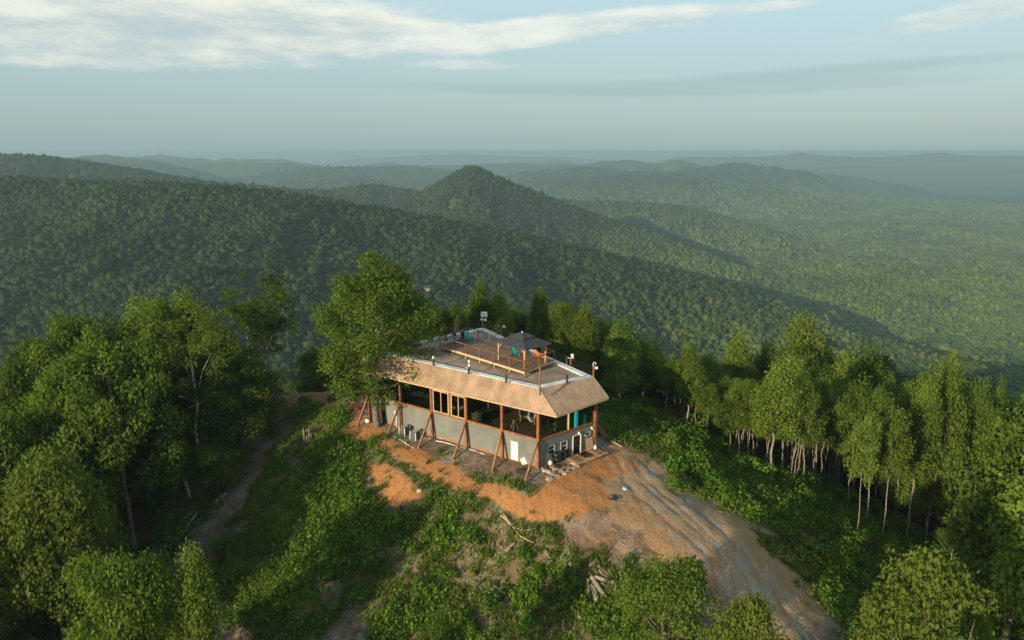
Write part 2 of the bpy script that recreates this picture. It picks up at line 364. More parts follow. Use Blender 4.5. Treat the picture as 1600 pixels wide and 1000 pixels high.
# the knoll: heights known at points round the house
PIX = [(842,735,0),(927,690,0),(785,712,0),(729,697,0),(677,682,0),(628,665,0),(577,650,0),
 (815,765,-.6),(767,741,-.6),(705,723,-.6),(651,703,-.6),(603,682,-.5),(556,669,-.5),
 (870,800,-1.3),(960,760,-.9),(1000,720,-.9),(960,690,-.4),(1040,800,-1.9),(1100,850,-2.9),(900,870,-2.7),(1000,900,-3.5),(1150,920,-4.4),(1230,990,-5.6),
 (700,760,-1.6),(800,820,-2.4),(620,740,-1.5),(560,720,-1.6),(520,660,-.9),(500,610,-.8),(430,612,-1.2),(370,625,-1.8),
 (440,680,-3.5),(380,730,-6),(330,790,-9),(260,860,-12),(200,920,-15),
 (500,800,-5),(600,850,-5.5),(700,900,-6.3),(800,930,-6.8),(850,990,-7.6),(600,980,-9),(450,920,-9.5),(400,1000,-12),(300,960,-13.5),
 (860,860,-3.4),(930,920,-4.9),
 (1050,660,-2.6),(1000,640,-2),(1120,720,-3.6),(1080,760,-2.5),(1200,760,-5.2),(1290,800,-7),(1250,860,-6),(1380,850,-9),(1450,900,-11),(1350,950,-9.5),(1550,960,-14),
 (960,620,-1.5)]
CP = [tuple(at_z(a, b, z)) for a, b, z in PIX] + [(2.67,65.86,0),(-5,85,-.2),(4,80,-.2),(-14,90,-1.5),
 (-30,95,-6),(-10,104,-3.5),(10,95,-2.5),(30,95,-8),(0,120,-12),(-42,75,-11),(45,75,-13),(52,50,-17),(-45,45,-22),(-22,22,-15),(0,18,-11),(28,18,-9),(0,-10,-18),(-50,110,-20),(50,110,-24),(-60,20,-32),(60,10,-22)]
CP = np.array(CP)
def _tps(d2): return .5*d2*np.log(d2+1e-9)
_n = len(CP); _K = _tps(((CP[:, None, :2]-CP[None, :, :2])**2).sum(-1))+np.eye(_n)*8.0
_P = np.c_[np.ones(_n), CP[:, :2]]
_A = np.zeros((_n+3, _n+3)); _A[:_n, :_n] = _K; _A[:_n, _n:] = _P; _A[_n:, :_n] = _P.T
_W = np.linalg.solve(_A, np.r_[CP[:, 2], 0, 0, 0])
def near_h(X, Y):
    out = np.zeros(X.shape)
    for i in range(_n): out += _W[i]*_tps((X-CP[i, 0])**2+(Y-CP[i, 1])**2)
    return out+_W[_n]+_W[_n+1]*X+_W[_n+2]*Y
HA = np.array([2.67, 65.86]); DF = np.array([-.8200, .5724]); NF = np.array([-.5724, -.8200])
DR = np.array([.7855, .6189]); NR = np.array([.6189, -.7855])
UL = 23.7; LR = 7.74
def FW(u, off=0., z=0.): p = HA+DF*u+NF*off; return np.array([p[0], p[1], z])
def RW(u, off=0., z=0.): p = HA+DR*u+NR*off; return np.array([p[0], p[1], z])
HB = RW(LR)[:2]; HL = FW(UL)[:2]; HC = np.array([-3.9, 89.9])
FOOT = np.array([HA, HB, HC, HL])
def poly_sd(X, Y, P):
    "signed distance to polygon, negative inside"
    P = np.asarray(P)[:, :2]; best = np.full(np.shape(X), 1e9); ins = np.zeros(np.shape(X), bool)
    for i in range(len(P)):
        a, b = P[i], P[(i+1) % len(P)]; ab = b-a
        t = np.clip(((X-a[0])*ab[0]+(Y-a[1])*ab[1])/(ab@ab+1e-9), 0, 1)
        best = np.minimum(best, np.hypot(X-a[0]-t*ab[0], Y-a[1]-t*ab[1]))
        c = ((a[1] > Y) != (b[1] > Y)) & (X < (b[0]-a[0])*(Y-a[1])/(b[1]-a[1]+1e-12)+a[0]); ins ^= c
    return np.where(ins, -best, best)
def H(X, Y, detail=True):
    X = np.asarray(X, float); Y = np.asarray(Y, float); sh = X.shape; X = X.ravel(); Y = Y.ravel()
    out = far_h(X, Y); d = np.hypot(X-2, Y-62); k = d < 125
    if k.any():
        x, y = X[k], Y[k]; nh = near_h(x, y); wgt = 1-sstep(d[k], 62, 122)
        if detail:
            q = sstep(poly_sd(x, y, FOOT), .3, 5)
            nh = nh + q*(.75*(fbm(x/5, y/5, 4, 21)-.5)+.22*(fbm(x/1.3, y/1.3, 3, 22)-.5)+.08*(ridged(x/2.1, y/7, 3, 23)-.5))
            rt = sstep(.42-np.abs(poly_sd(x, y, ROAD)+3.1), 0, .4)*.085+sstep(.42-np.abs(poly_sd(x, y, ROAD)+1.3), 0, .4)*.085
            nh = nh-rt
        out[k] = out[k]*(1-wgt)+nh*wgt
    return out.reshape(sh)
def g(px, py):
    "where the line of sight through a pixel of the photograph first meets the ground"
    d = ray(px, py); lo = 15.; t = np.linspace(15, 220, 1200); P = np.array([0, 0, CAMZ])+t[:, None]*d
    u = P[:, 2]-Hg(P[:, 0], P[:, 1]); i = int(np.argmax(u < 0)) if (u < 0).any() else len(t)-1
    return P[i]
ROAD = [tuple(p[:2]) for p in [at_z(940,705,-.5), at_z(1000,705,-.8), at_z(1040,740,-1.6), at_z(1110,800,-2.9), at_z(1190,870,-4.3), at_z(1290,1000,-6.2)]]+[(34, 18), (60, -60), (50, -60), (27, 18)]+[tuple(p[:2]) for p in [at_z(1200,1000,-5.4), at_z(1110,900,-4), at_z(1030,830,-2.4), at_z(960,760,-1.0)]]
def HV(p): return float(Hg(np.array([p[0]], float), np.array([p[1]], float))[0])
def Hg(X, Y):
    "height of the ground sheet, read back from its own grid"
    r = np.clip(np.hypot(X, Y), RR[0], RR[-2]); a = np.mod(np.arctan2(X, Y)-AZ[0], 2*math.pi)+AZ[0]
    i = np.clip(np.searchsorted(RR, r)-1, 0, len(RR)-2); j = np.clip(np.searchsorted(AZ, a)-1, 0, NA-1); j1 = (j+1) % NA
    a1 = np.where(j1 == 0, AZ[0]+2*math.pi, AZ[j1]); fr = (r-RR[i])/(RR[i+1]-RR[i]); fa = np.clip((a-AZ[j])/(a1-AZ[j]), 0, 1)
    return (GZ[i, j]*(1-fa)+GZ[i, j1]*fa)*(1-fr)+(GZ[i+1, j]*(1-fa)+GZ[i+1, j1]*fa)*fr

az_in = np.radians(np.linspace(-43, 43, 470)); az_out = np.radians(np.linspace(43, 317, 112)[1:-1])
AZ = np.r_[az_in, az_out]; NA = len(AZ)
rr = [0.0+4]
while rr[-1] < 34: rr.append(rr[-1]+1.0)
while rr[-1] < 118: rr.append(rr[-1]+.36)
while rr[-1] < 60000: rr.append(rr[-1]*1.019+.1)
RR = np.array(rr)
A2, R2 = np.meshgrid(AZ, RR); GX = R2*np.sin(A2); GY = R2*np.cos(A2)
GZ = H(GX, GY)
# colour masks of the bare ground, laid out in metres on the knoll
def reg(pts, z=-1.5): return [tuple(g(a, b)[:2]) for a, b in pts]
CLAYS = [reg(p_) for p_ in ([(533,652),(560,643),(604,668),(600,690),(560,690),(540,680)], [(578,684),(610,690),(652,706),(640,722),(604,708)],
 [(636,700),(700,726),(760,746),(826,776),(848,745),(905,722),(965,690),(1010,706),(1000,740),(935,752),(960,785),(900,812),(820,806),(740,786),(690,758),(640,724)], [(572,722),(610,732),(650,775),(622,788),(590,768)])]
CLAY = CLAYS[2]
CLAY2 = reg([(860,790),(1000,760),(1060,810),(1110,850),(1170,900),(1140,960),(1010,900),(900,860)])
BANK = reg([(905,735),(1000,705),(1150,800),(1260,860),(1290,1000),(1180,1000),(1060,880),(960,800)])
PATH = reg([(360,612),(440,598),(560,590),(600,640),(540,650),(460,640),(410,650),(425,672),(400,690),(370,660)])
GREEN = reg([(540,640),(560,720),(580,790),(640,770),(760,780),(900,860),(980,890),(1000,1000),(400,1000),(300,930),(360,800),(440,700),(480,640)])
GRASSY = reg([(605,680),(640,690),(700,715),(800,750),(840,790),(760,800),(690,790),(600,770),(540,730),(530,690)])
RBANK = reg([(930,625),(1060,650),(1160,720),(1290,770),(1420,820),(1560,930),(1560,1000),(1330,1000),(1240,880),(1120,790),(1020,720),(950,680)])
k = (R2 < 135)
def field(P, soft, fx, fy):
    out = np.zeros(GX.shape); x, y = GX[k], GY[k]
    sd = poly_sd(x, y, P)+(fbm(x/3.5, y/3.5, 4, 40+int(fx))-.5)*soft*4
    out[k] = 1-sstep(sd, -soft, soft); return out
clay = np.maximum(np.max([field(c_, .7, 1, 0) for c_ in CLAYS], 0)*.95, field(CLAY2, 1.6, 2, 0)*.45)
gravel = field(ROAD, .8, 3, 0)
sand = field(BANK, 1.8, 4, 0)
green = np.maximum(field(GREEN, 1.3, 5, 0), np.maximum(field(RBANK, 1.4, 6, 0)*.9, field(GRASSY, .8, 7, 0)*.7))
path = field(PATH, 1.0, 8, 0)
me = np_mesh('ground', np.c_[GX.ravel(), GY.ravel(), GZ.ravel()],
    np.array([(i*NA+j, i*NA+(j+1) % NA, (i+1)*NA+(j+1) % NA, (i+1)*NA+j) for i in range(len(RR)-1) for j in range(NA)], np.int32)[:, ::-1], None, True)
for nm, arr in (('clay', clay), ('gravel', gravel), ('sand', sand), ('green', green), ('path', path)):
    at = me.attributes.new(nm, 'FLOAT', 'POINT'); at.data.foreach_set('value', arr.ravel().astype(np.float32))
# close the small hole under the camera
m, n = mat('earth_and_forest_floor')
pos = n.n('ShaderNodeNewGeometry').outputs['Position']
A_ = lambda nm: n.n('ShaderNodeAttribute', attribute_name=nm).outputs['Fac']
n1 = n.noise(pos, .35, 6, .62); n2 = n.noise(pos, 2.2, 6, .65); n3 = n.noise(pos, 11, 5, .7)
n4 = n.noise(n.n('ShaderNodeMapping', inp={0: pos, 3: (2.4, .42, 1)}).outputs[0], .8, 8, .68)
brown = n.mix(n2, (.085, .055, .033), (.25, .17, .105))
brown = n.mix(n.ramp(n3, .45, .75), brown, (.27, .215, .155))
greyish = n.mix(n.ramp(n1, .45, .62), brown, n.mix(n3, (.19, .145, .10), (.38, .32, .25)))
clayc = n.mix(n2, (.32, .125, .035), (.60, .28, .10))
clayc = n.mix(n.ramp(n3, .5, .8), clayc, (.68, .40, .19))
clayc = n.mix(n.ramp(n4, .5, .66), clayc, n.mix(n2, (.26, .12, .05), (.42, .25, .13)))
sandc = n.mix(n4, (.30, .155, .065), (.54, .36, .195)); sandc = n.mix(n.ramp(n3, .5, .8), sandc, (.50, .42, .32))
gravc = n.mix(n4, (.25, .20, .14), (.50, .42, .31)); gravc = n.mix(n.ramp(n3, .52, .72), gravc, (.56, .52, .46))
pathc = n.mix(n2, (.17, .075, .04), (.36, .19, .11))
def brk(a, lo=.3, hi=.7, k=.9): return n.ramp(n.m('ADD', a, n.m('MULTIPLY', n.m('SUBTRACT', n2, .5), k)), lo, hi)
c0 = n.mix(brk(A_('path')), greyish, pathc)
c0 = n.mix(n.m('MULTIPLY', brk(A_('green')), n.ramp(n2, .40, .62)), c0, n.mix(n3, (.07, .075, .025), (.16, .15, .065)))
c0 = n.mix(brk(A_('sand')), c0, sandc)
c0 = n.mix(n.m('MULTIPLY', brk(A_('clay'), .3, .85, 1.3), n.ramp(n1, .25, .5, .75, 1.0)), c0, clayc)
c0 = n.mix(n.m('MULTIPLY', n.m('MULTIPLY', brk(A_('gravel'), .3, .8), n.ramp(n4, .42, .58)), n.ramp(n1, .3, .6, .35, .95)), c0, gravc)
# beyond the built trees the ground is unbroken forest
ln = n.n('ShaderNodeVectorMath', operation='LENGTH', inp={0: pos}).outputs['Value']
vor = n.n('ShaderNodeTexVoronoi', inp={'Vector': pos, 'Scale': .09, 'Randomness': 1.0})
patch = n.noise(pos, .0022, 6, .62)
fcol = n.mix(patch, (.020, .048, .014), (.085, .125, .030))
fcol = n.mix(n.ramp(n.n('ShaderNodeSeparateColor', inp={0: vor.outputs['Color']}).outputs[0], .1, .9, 0, .7), fcol, (.05, .085, .022))
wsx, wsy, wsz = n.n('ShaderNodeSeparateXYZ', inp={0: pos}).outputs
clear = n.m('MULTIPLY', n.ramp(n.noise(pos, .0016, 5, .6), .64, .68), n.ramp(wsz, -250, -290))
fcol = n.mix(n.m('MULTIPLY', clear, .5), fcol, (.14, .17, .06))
# a few clay clearings in the far valley
for (px, py, d, ra, rb) in [(1250, 352, 3450, 52, 22), (1210, 331, 4100, 35, 14), (1530, 338, 4000, 22, 10), (1085, 281, 4150, 40, 26)]:
    q = at_y(px, py, d)
    ex = n.m('DIVIDE', n.m('SUBTRACT', wsx, float(q[0])), float(ra)); ey = n.m('DIVIDE', n.m('SUBTRACT', wsy, float(q[1])), float(rb)*4)
    e = n.m('ADD', n.m('ADD', n.m('MULTIPLY', ex, ex), n.m('MULTIPLY', ey, ey)), n.m('MULTIPLY', n.m('SUBTRACT', n.noise(pos, .02, 4, .6), .5), 2.2))
    fcol = n.mix(n.ramp(e, 1.0, .7), fcol, (.52, .36, .24))
ff = n.ramp(ln, 115, 160)
col = n.mix(ff, c0, fcol)
p = n.n('ShaderNodeBsdfPrincipled', inp={'Base Color': col, 'Roughness': .95, 'Specular IOR Level': .08})
hgt = n.m('ADD', n.m('ADD', n.m('MULTIPLY', n2, .16), n.m('MULTIPLY', n3, .10)), n.m('MULTIPLY', n4, .16)); b1 = n.n('ShaderNodeBump', inp={'Strength': .9, 'Distance': 1.0, 'Height': n.m('MULTIPLY', hgt, n.m('SUBTRACT', 1.0, ff))})
b2 = n.n('ShaderNodeBump', inp={'Strength': .8, 'Distance': 6.0, 'Height': n.m('MULTIPLY', n.m('SUBTRACT', 1.0, vor.outputs['Distance']), ff)}); n.t.links.new(b1.outputs[0], b2.inputs['Normal'])
n.t.links.new(b2.outputs[0], p.inputs['Normal'])
n.t.links.new(p.outputs[0], n.n('ShaderNodeOutputMaterial').inputs[0])
me.materials.append(m)
ground = bpy.data.objects.new('ground', me); C.objects.link(ground)
tag(ground, 'wooded mountain terrain with an orange clay and gravel knoll in front', kind='structure')
# haze
hm, hn = mat('haze_air')
pv = hn.n('ShaderNodeVolumePrincipled'); pv.inputs['Color'].default_value = (.45, .64, .735, 1); pv.inputs['Density'].default_value = 1/6800; pv.inputs['Anisotropy'].default_value = 0.1
hn.t.links.new(pv.outputs[0], hn.n('ShaderNodeOutputMaterial').inputs['Volume'])
hb = MB().box((0, 0, (GZ.max()+12+GZ.min()-2)/2), (64000, 0, 0), (0, 64000, 0), (0, 0, (GZ.max()+12-GZ.min()+2)/2))
HAZETOP = float(GZ.max()+12)
hz = hb.build('haze', hm, org=(0, 0, 0)); tag(hz, 'pale summer haze filling the valleys', kind='stuff'); ORG['haze'] = np.zeros(3)

# ------------------------------------------------------------------ the house
def onF(px, py, off=0.):
    "point of a sight line on the front wall: (distance along it from the near corner, height)"
    d = ray(px, py); o = np.array([0, 0, CAMZ]); nn = np.array([NF[0], NF[1], 0]); P0 = FW(0, off); t = ((P0-o)@nn)/(d@nn); q = o+d*t
    return float((q[:2]-HA)@DF), float(q[2])
def onR(px, py, off=0.):
    d = ray(px, py); o = np.array([0, 0, CAMZ]); nn = np.array([NR[0], NR[1], 0]); P0 = RW(0, off); t = ((P0-o)@nn)/(d@nn); q = o+d*t
    return float((q[:2]-HA)@DR), float(q[2])
house = empty('hilltop_house', (HA[0], HA[1], 0), 'long two-storey house with tan mansard skirt roof and timber props on the knoll', 'house')
SILL = 3.03; CEIL = 6.2; PZ = 8.5; US = [0, 4.42, 9.12, 13.97, 18.66, 23.7]
SIDES = [(HA, HL, US), (HA, HB, [0, 3.9, LR])]
for a, b in ((HB, HC), (HC, HL)):
    L_ = np.linalg.norm(b-a); k_ = max(2, round(L_/4.6)); SIDES.append((a, b, list(np.linspace(0, L_, k_+1))))
v3 = lambda p, z: np.array([p[0], p[1], z])
def cut_rects(L_, z0, z1, holes):
    "rectangles that cover a wall round its openings"
    xs = sorted({0, L_}|{h[0] for h in holes}|{h[1] for h in holes}); out = []
    for x0, x1 in zip(xs[:-1], xs[1:]):
        hh = sorted([(h[2], h[3]) for h in holes if h[0] < (x0+x1)/2 < h[1]]); z = z0
        for p0, p1 in hh:
            if p0 > z: out.append((x0, x1, z, p0))
            z = p1
        if z < z1: out.append((x0, x1, z, z1))
    return out
_d0 = onF(799.3, 716); _d1 = onF(810, 690)
FDOOR = (_d1[0], _d1[0]+.95, .05, 2.12)
w1a, w1b = onR(856.5, 712), onR(866.5, 698.5); w2a, w2b = onR(876, 702), onR(886, 688.5); w3a, w3b = onR(914, 681.5), onR(922, 675.5)
RWIN = [(w1a[0], w1b[0], 1.05, 1.95), (w2a[0], w2b[0], 1.05, 1.95), (w3a[0], w3b[0], 1.75, 2.1)]
_r0, _r1 = onR(894.5, 706), onR(906.5, 703)
RDOOR = (_r0[0], _r1[0], .05, 2.15)
for si, (a, b, us) in enumerate(SIDES):
    d = (b-a)/np.linalg.norm(b-a); L_ = np.linalg.norm(b-a); cen = FOOT.mean(0); nrm = np.array([-d[1], d[0]])
    if (cen-a)@nrm > 0: nrm = -nrm
    P = lambda u, o, z: np.array([a[0]+d[0]*u+nrm[0]*o, a[1]+d[1]*u+nrm[1]*o, z])
    holes = [FDOOR] if si == 0 else (RWIN+[RDOOR] if si == 1 else [])
    mb = MB(); lap = .2
    z = -.5
    zl = [-.5]+list(np.arange(0.0, SILL-.16, lap))+[SILL-.13]
    for x0, x1, z0, z1 in cut_rects(L_, -.5, SILL-.13, holes):
        if x1-x0 < .02: continue
        mb.box(P((x0+x1)/2, -.12, (z0+z1)/2), v3(d*(x1-x0)/2, 0), v3(nrm*.09, 0), (0, 0, (z1-z0)/2))
        for q0, q1 in zip(zl[:-1], zl[1:]):      # lapped boards
            p0, p1 = max(q0, z0), min(q1, z1)
            if p1-p0 < .05: continue
            A0, B0 = P(x0, -.028, p0), P(x1, -.028, p0); A1, B1 = P(x0, -.028, p1), P(x1, -.028, p1)
            mb.add([A0, B0, B1, A1, A0+v3(nrm*.030, 0), B0+v3(nrm*.030, 0), B1+v3(nrm*.012, 0), A1+v3(nrm*.012, 0)], [(4, 5, 6, 7), (0, 1, 5, 4), (3, 7, 6, 2), (0, 4, 7, 3), (1, 2, 6, 5)])
    mb.build('wall', M['siding'], house)
    # sill beam, header, posts
    for s0, s1 in zip(us[:-1], us[1:]):
        MB().beam(P(s0+.14, .03, SILL-.03), P(s1-.14, .03, SILL-.03), .20, .20).build('sill_beam', M['timber'], house)
        MB().beam(P(s0+.14, .0, CEIL-.05), P(s1-.14, .0, CEIL-.05), .18, .30).build('header_beam', M['timber'], house)
    for s_ in us:
        if si in (1, 2) and s_ == 0: continue
        if si == 3 and (s_ == 0 or s_ == us[-1]): continue
        if si == 2 and False: continue
        p0 = P(s_, .10, 0); z0 = -.7
        if si == 1 and s_ == 3.9:
            MB().beam(P(s_, .05, SILL+.08), P(s_, .05, CEIL-.2), .16, .16).build('window_post', M['palewood'], house); continue
        pb = MB().post((p0[0], p0[1], z0), CEIL+.55-z0, .27, d); pb.build('post', M['timber'], house)
    # openings of the upper storey
    for bi, (s0, s1) in enumerate(zip(us[:-1], us[1:])):
        if si == 0 and bi == 2:
            mid = s0+(s1-s0)*.47
            for w0, w1 in ((s0+.16, mid-.16), (mid+.16, s1-.16)):
                f = MB()
                for (q0, q1) in ((P(w0, .02, SILL+.10), P(w1, .02, SILL+.10)), (P(w0, .02, 5.55), P(w1, .02, 5.55)), (P(w0+.06, .02, SILL+.16), P(w0+.06, .02, 5.49)), (P(w1-.06, .02, SILL+.16), P(w1-.06, .02, 5.49))):
                    f.beam(q0, q1, .12, .12, up=v3(nrm, 0))
                fo = f.build('window', M['palewood'], house)
                mm = (w0+w1)/2
                MB().beam(P(mm, .02, SILL+.17), P(mm, .02, 5.48), .09, .09).build('mullion', M['palewood'], fo)
                for g0, g1 in ((w0+.13, mm-.05), (mm+.05, w1-.13)):
                    MB().box(P((g0+g1)/2, .0, (SILL+5.6)/2), v3(d*(g1-g0)/2, 0), v3(nrm*.006, 0), (0, 0, (5.5-SILL)/2-.12)).build('pane', M['glass'], fo)
            MB().beam(P(mid, .03, SILL+.08), P(mid, .03, CEIL-.2), .26, .2).build('window_post', M['timber'], house)
            MB().beam(P(s0+.15, .04, 5.68), P(s1-.15, .04, 5.68), .14, .14).build('window_head', M['timber'], house)
        else:
            MB().box(P((s0+s1)/2, -.03, (SILL+CEIL)/2), v3(d*((s1-s0)/2-.14), 0), v3(nrm*.008, 0), (0, 0, (CEIL-SILL)/2-.12)).build('pane', M['glass'], house)
            if si == 0: MB().beam(P(s0+.22, .02, SILL+.08), P(s0+.22, .02, CEIL-.2), .07, .09).build('jamb', M['palewood'], house)
# ground-floor doors and windows
wd_ = (FDOOR[0]+FDOOR[1])/2
dr = MB().box(FW(wd_, .0, 1.08), v3(DF*.42, 0), v3(NF*.03, 0), (0, 0, 1.0)).build('door', M['white'], house); tag(dr, 'white ground-floor door')
f = MB(); f.beam(FW(FDOOR[0]+.02, .02, .05), FW(FDOOR[0]+.02, .02, 2.14), .09); f.beam(FW(FDOOR[1]-.02, .02, .05), FW(FDOOR[1]-.02, .02, 2.14), .09); f.beam(FW(FDOOR[0]-.03, .02, 2.15), FW(FDOOR[1]+.03, .02, 2.15), .09); f.build('door_frame', M['palewood'], house)
MB().tube([FW(wd_+.33, .05, 1.05), FW(wd_+.33, .10, 1.05)], .035, 8).build('handle', M['darkmetal'], dr)
for x0, x1, z0, z1 in RWIN:
    f = MB()
    for q0, q1 in ((RW(x0-.03, .02, z0), RW(x1+.03, .02, z0)), (RW(x0-.03, .02, z1), RW(x1+.03, .02, z1)), (RW(x0, .02, z0+.04), RW(x0, .02, z1-.04)), (RW(x1, .02, z0+.04), RW(x1, .02, z1-.04))): f.beam(q0, q1, .08, .09, up=v3(NR, 0))
    wo = f.build('window', M['greymetal'], house)
    if z1-z0 > .6: MB().beam(RW(x0+.05, .0, (z0+z1)/2), RW(x1-.05, .0, (z0+z1)/2), .05).build('glazing_bar', M['white'], wo)
    MB().box(RW((x0+x1)/2, -.05, (z0+z1)/2), v3(DR*((x1-x0)/2), 0), v3(NR*.006, 0), (0, 0, (z1-z0)/2)).build('pane', M['glass'], wo)
    MB().box(RW((x0+x1)/2+.12, -.30, (z0+z1)/2+.1), v3(DR*(x1-x0)*.2, 0), v3(NR*.02, 0), (0, 0, (z1-z0)*.3)).build('blind', M['cream'], wo)
f = MB()
for x_ in (RDOOR[0], RDOOR[1]): f.beam(RW(x_, .03, .0), RW(x_, .03, 2.2), .10)
f.beam(RW(RDOOR[0], .03, 2.2), RW(RDOOR[1], .03, 2.2), .10)
fo = f.build('glass_door', M['cream'], house)
MB().box(RW((RDOOR[0]+RDOOR[1])/2, -.02, 1.1), v3(DR*(RDOOR[1]-RDOOR[0]-.1)/2, 0), v3(NR*.006, 0), (0, 0, 1.05)).build('pane', M['glass'], fo)
MB().tube([RW(RDOOR[0]+.2, .05, .95), RW(RDOOR[0]+.2, .05, 1.3)], .02, 6).build('handle', M['darkmetal'], fo)
# inside
ip = lambda P_, k_: [tuple(FOOT.mean(0)+(p-FOOT.mean(0))*k_) for p in P_]
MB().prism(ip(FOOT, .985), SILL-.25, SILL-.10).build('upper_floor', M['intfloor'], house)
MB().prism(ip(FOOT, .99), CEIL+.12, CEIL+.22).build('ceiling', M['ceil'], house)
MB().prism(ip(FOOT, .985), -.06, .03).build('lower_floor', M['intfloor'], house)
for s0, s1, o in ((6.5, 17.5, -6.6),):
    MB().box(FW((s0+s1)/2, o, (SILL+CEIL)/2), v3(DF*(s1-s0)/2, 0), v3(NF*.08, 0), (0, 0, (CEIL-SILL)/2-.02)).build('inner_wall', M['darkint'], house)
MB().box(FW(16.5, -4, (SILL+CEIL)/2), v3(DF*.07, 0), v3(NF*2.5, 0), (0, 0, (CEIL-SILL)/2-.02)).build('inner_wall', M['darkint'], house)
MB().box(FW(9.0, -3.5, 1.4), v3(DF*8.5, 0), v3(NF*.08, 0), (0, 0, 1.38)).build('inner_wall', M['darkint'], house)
for u_, o_ in ((1.5, -4.2), (5, -4.4), (9.5, -4.4), (14, -4.2), (3.2, -7.6), (8, -9.5)):
    q = FW(u_, o_); MB().post((q[0], q[1], SILL-.1), CEIL-SILL+.15, .22, DF).build('inner_post', M['timber'], house)
# mansard of ribbed sheets
EA = at_z(870, 650, 6.4)[:2]; EB = at_z(951, 621.5, 6.4)[:2]; _q = at_z(627, 594, 6.4)[:2]; _e = (_q-EA)/np.linalg.norm(_q-EA)
EL_ = EA+_e*(UL+3.3); EC = HC+np.array([.9, 2.4])
PARA = np.array([[2.62, 65.67], [8.32, 69.30], [-3.76, 89.95], [-16.35, 78.95]])
EAVE = np.array([EA, EB, EC, EL_])
EZ = 6.4
def mansard(i):
    j = (i+1) % 4; T0, T1, B0, B1 = v3(PARA[i], PZ-.06), v3(PARA[j], PZ-.06), v3(EAVE[i], EZ), v3(EAVE[j], EZ)
    ex = B1-B0; Lb = np.linalg.norm(ex); ex /= Lb
    t0 = (T0-B0)@ex; t1 = Lb-(T1-B0)@ex
    up0 = (T0-B0)-ex*t0; ey = up0; Hs = np.linalg.norm(ey); ey = ey/Hs; nz = np.cross(ex, ey)
    if nz[2] < 0: nz = -nz
    # top edge heights can differ slightly: interpolate with the true corners
    def pt(x, f):
        s = np.clip((x-t0)/(Lb-t0-t1), 0, 1)
        if x < t0: top = B0+(T0-B0)*(x/t0)
        elif x > Lb-t1: top = B1+(T1-B1)*((Lb-x)/t1)
        else: top = T0+(T1-T0)*s
        return B0+ex*x+(top-(B0+ex*x))*f
    k_ = max(2, round(Lb/1.0)); xs = np.linspace(0, Lb, k_+1)
    for x0, x1 in zip(xs[:-1], xs[1:]):
        mb = MB(); kn = [x0]+[x for x in (t0, Lb-t1) if x0+.02 < x < x1-.02]+[x1]
        for q0, q1 in zip(kn[:-1], kn[1:]):
            a, b, c_, d_ = pt(q0, 0), pt(q1, 0), pt(q1, 1), pt(q0, 1)
            mb.add([a, b, c_, d_, a-nz*.03, b-nz*.03, c_-nz*.03, d_-nz*.03], [(0, 1, 2, 3), (7, 6, 5, 4), (0, 4, 5, 1), (3, 2, 6, 7)])
        nr_ = 4
        for r_ in range(nr_):
            x = x0+(r_+.5)*(x1-x0)/nr_; a, b = pt(x, 0), pt(x, 1)
            if np.linalg.norm(b-a) < .12: continue
            wv = ex*.045
            mb.add([a-wv, a+wv, a+wv*.55+nz*.045, a-wv*.55+nz*.045, b-wv, b+wv, b+wv*.55+nz*.045, b-wv*.55+nz*.045], [(3, 2, 6, 7), (1, 5, 6, 2), (0, 3, 7, 4), (0, 1, 2, 3), (4, 7, 6, 5)])
        mb.build('roof_sheet', M['roofsheet'], house)
    MB().beam(v3(EAVE[i], EZ-.10), v3(EAVE[j], EZ-.10), .05, .16).build('fascia', M['palewood'], house)
    MB().tube([v3(EAVE[i], EZ+.01), v3(PARA[i], PZ-.05)], .06, 6).build('hip_trim', M['roofsheet'], house)
    # rafter tails under the eave
    kk = max(3, round(Lb/2.2))
    for r_ in range(kk):
        x = (r_+.5)*Lb/kk; p = pt(x, .0); inn = FOOT.mean(0)-p[:2]; inn /= np.linalg.norm(inn)
        MB().beam(p+[0, 0, -.09], p+[inn[0]*1.5, inn[1]*1.5, -.09], .09, .14).build('rafter_tail', M['palewood'], house)
for i in range(4): mansard(i)
# parapet cap, flat roof boards
cen = PARA.mean(0)
def inset(P_, dd):
    out = []; n_ = len(P_)
    for i in range(n_):
        p, a, b = P_[i], P_[i-1], P_[(i+1) % n_]; e1 = (p-a)/np.linalg.norm(p-a); e2 = (b-p)/np.linalg.norm(b-p)
        n1 = np.array([-e1[1], e1[0]]); n2 = np.array([-e2[1], e2[0]])
        if (cen-p)@n1 < 0: n1 = -n1
        if (cen-p)@n2 < 0: n2 = -n2
        mm = (n1+n2)/(1+n1@n2); out.append(p+mm*dd)
    return np.array(out)
IN = inset(PARA, .72)
for i in range(4):
    j = (i+1) % 4; k_ = max(1, round(np.linalg.norm(PARA[j]-PARA[i])/3.7))
    for q in range(k_):
        a0, a1 = q/k_+.0008, (q+1)/k_-.0008
        o0, o1 = PARA[i]+(PARA[j]-PARA[i])*a0, PARA[i]+(PARA[j]-PARA[i])*a1; n0, n1 = IN[i]+(IN[j]-IN[i])*a0, IN[i]+(IN[j]-IN[i])*a1
        MB().prism([o0, o1, n1, n0], PZ-.16, PZ+rng.uniform(0, .012)).build('cap_sheet', M['cap'], house)
MB().prism([tuple(p) for p in inset(PARA, .1)], PZ-.40, PZ-.24).build('roof_base', M['roofdeck'], house)
RI = inset(PARA, .70); MID = [np.array([1.9, 72.4]), np.array([-5.2, 81.4])]
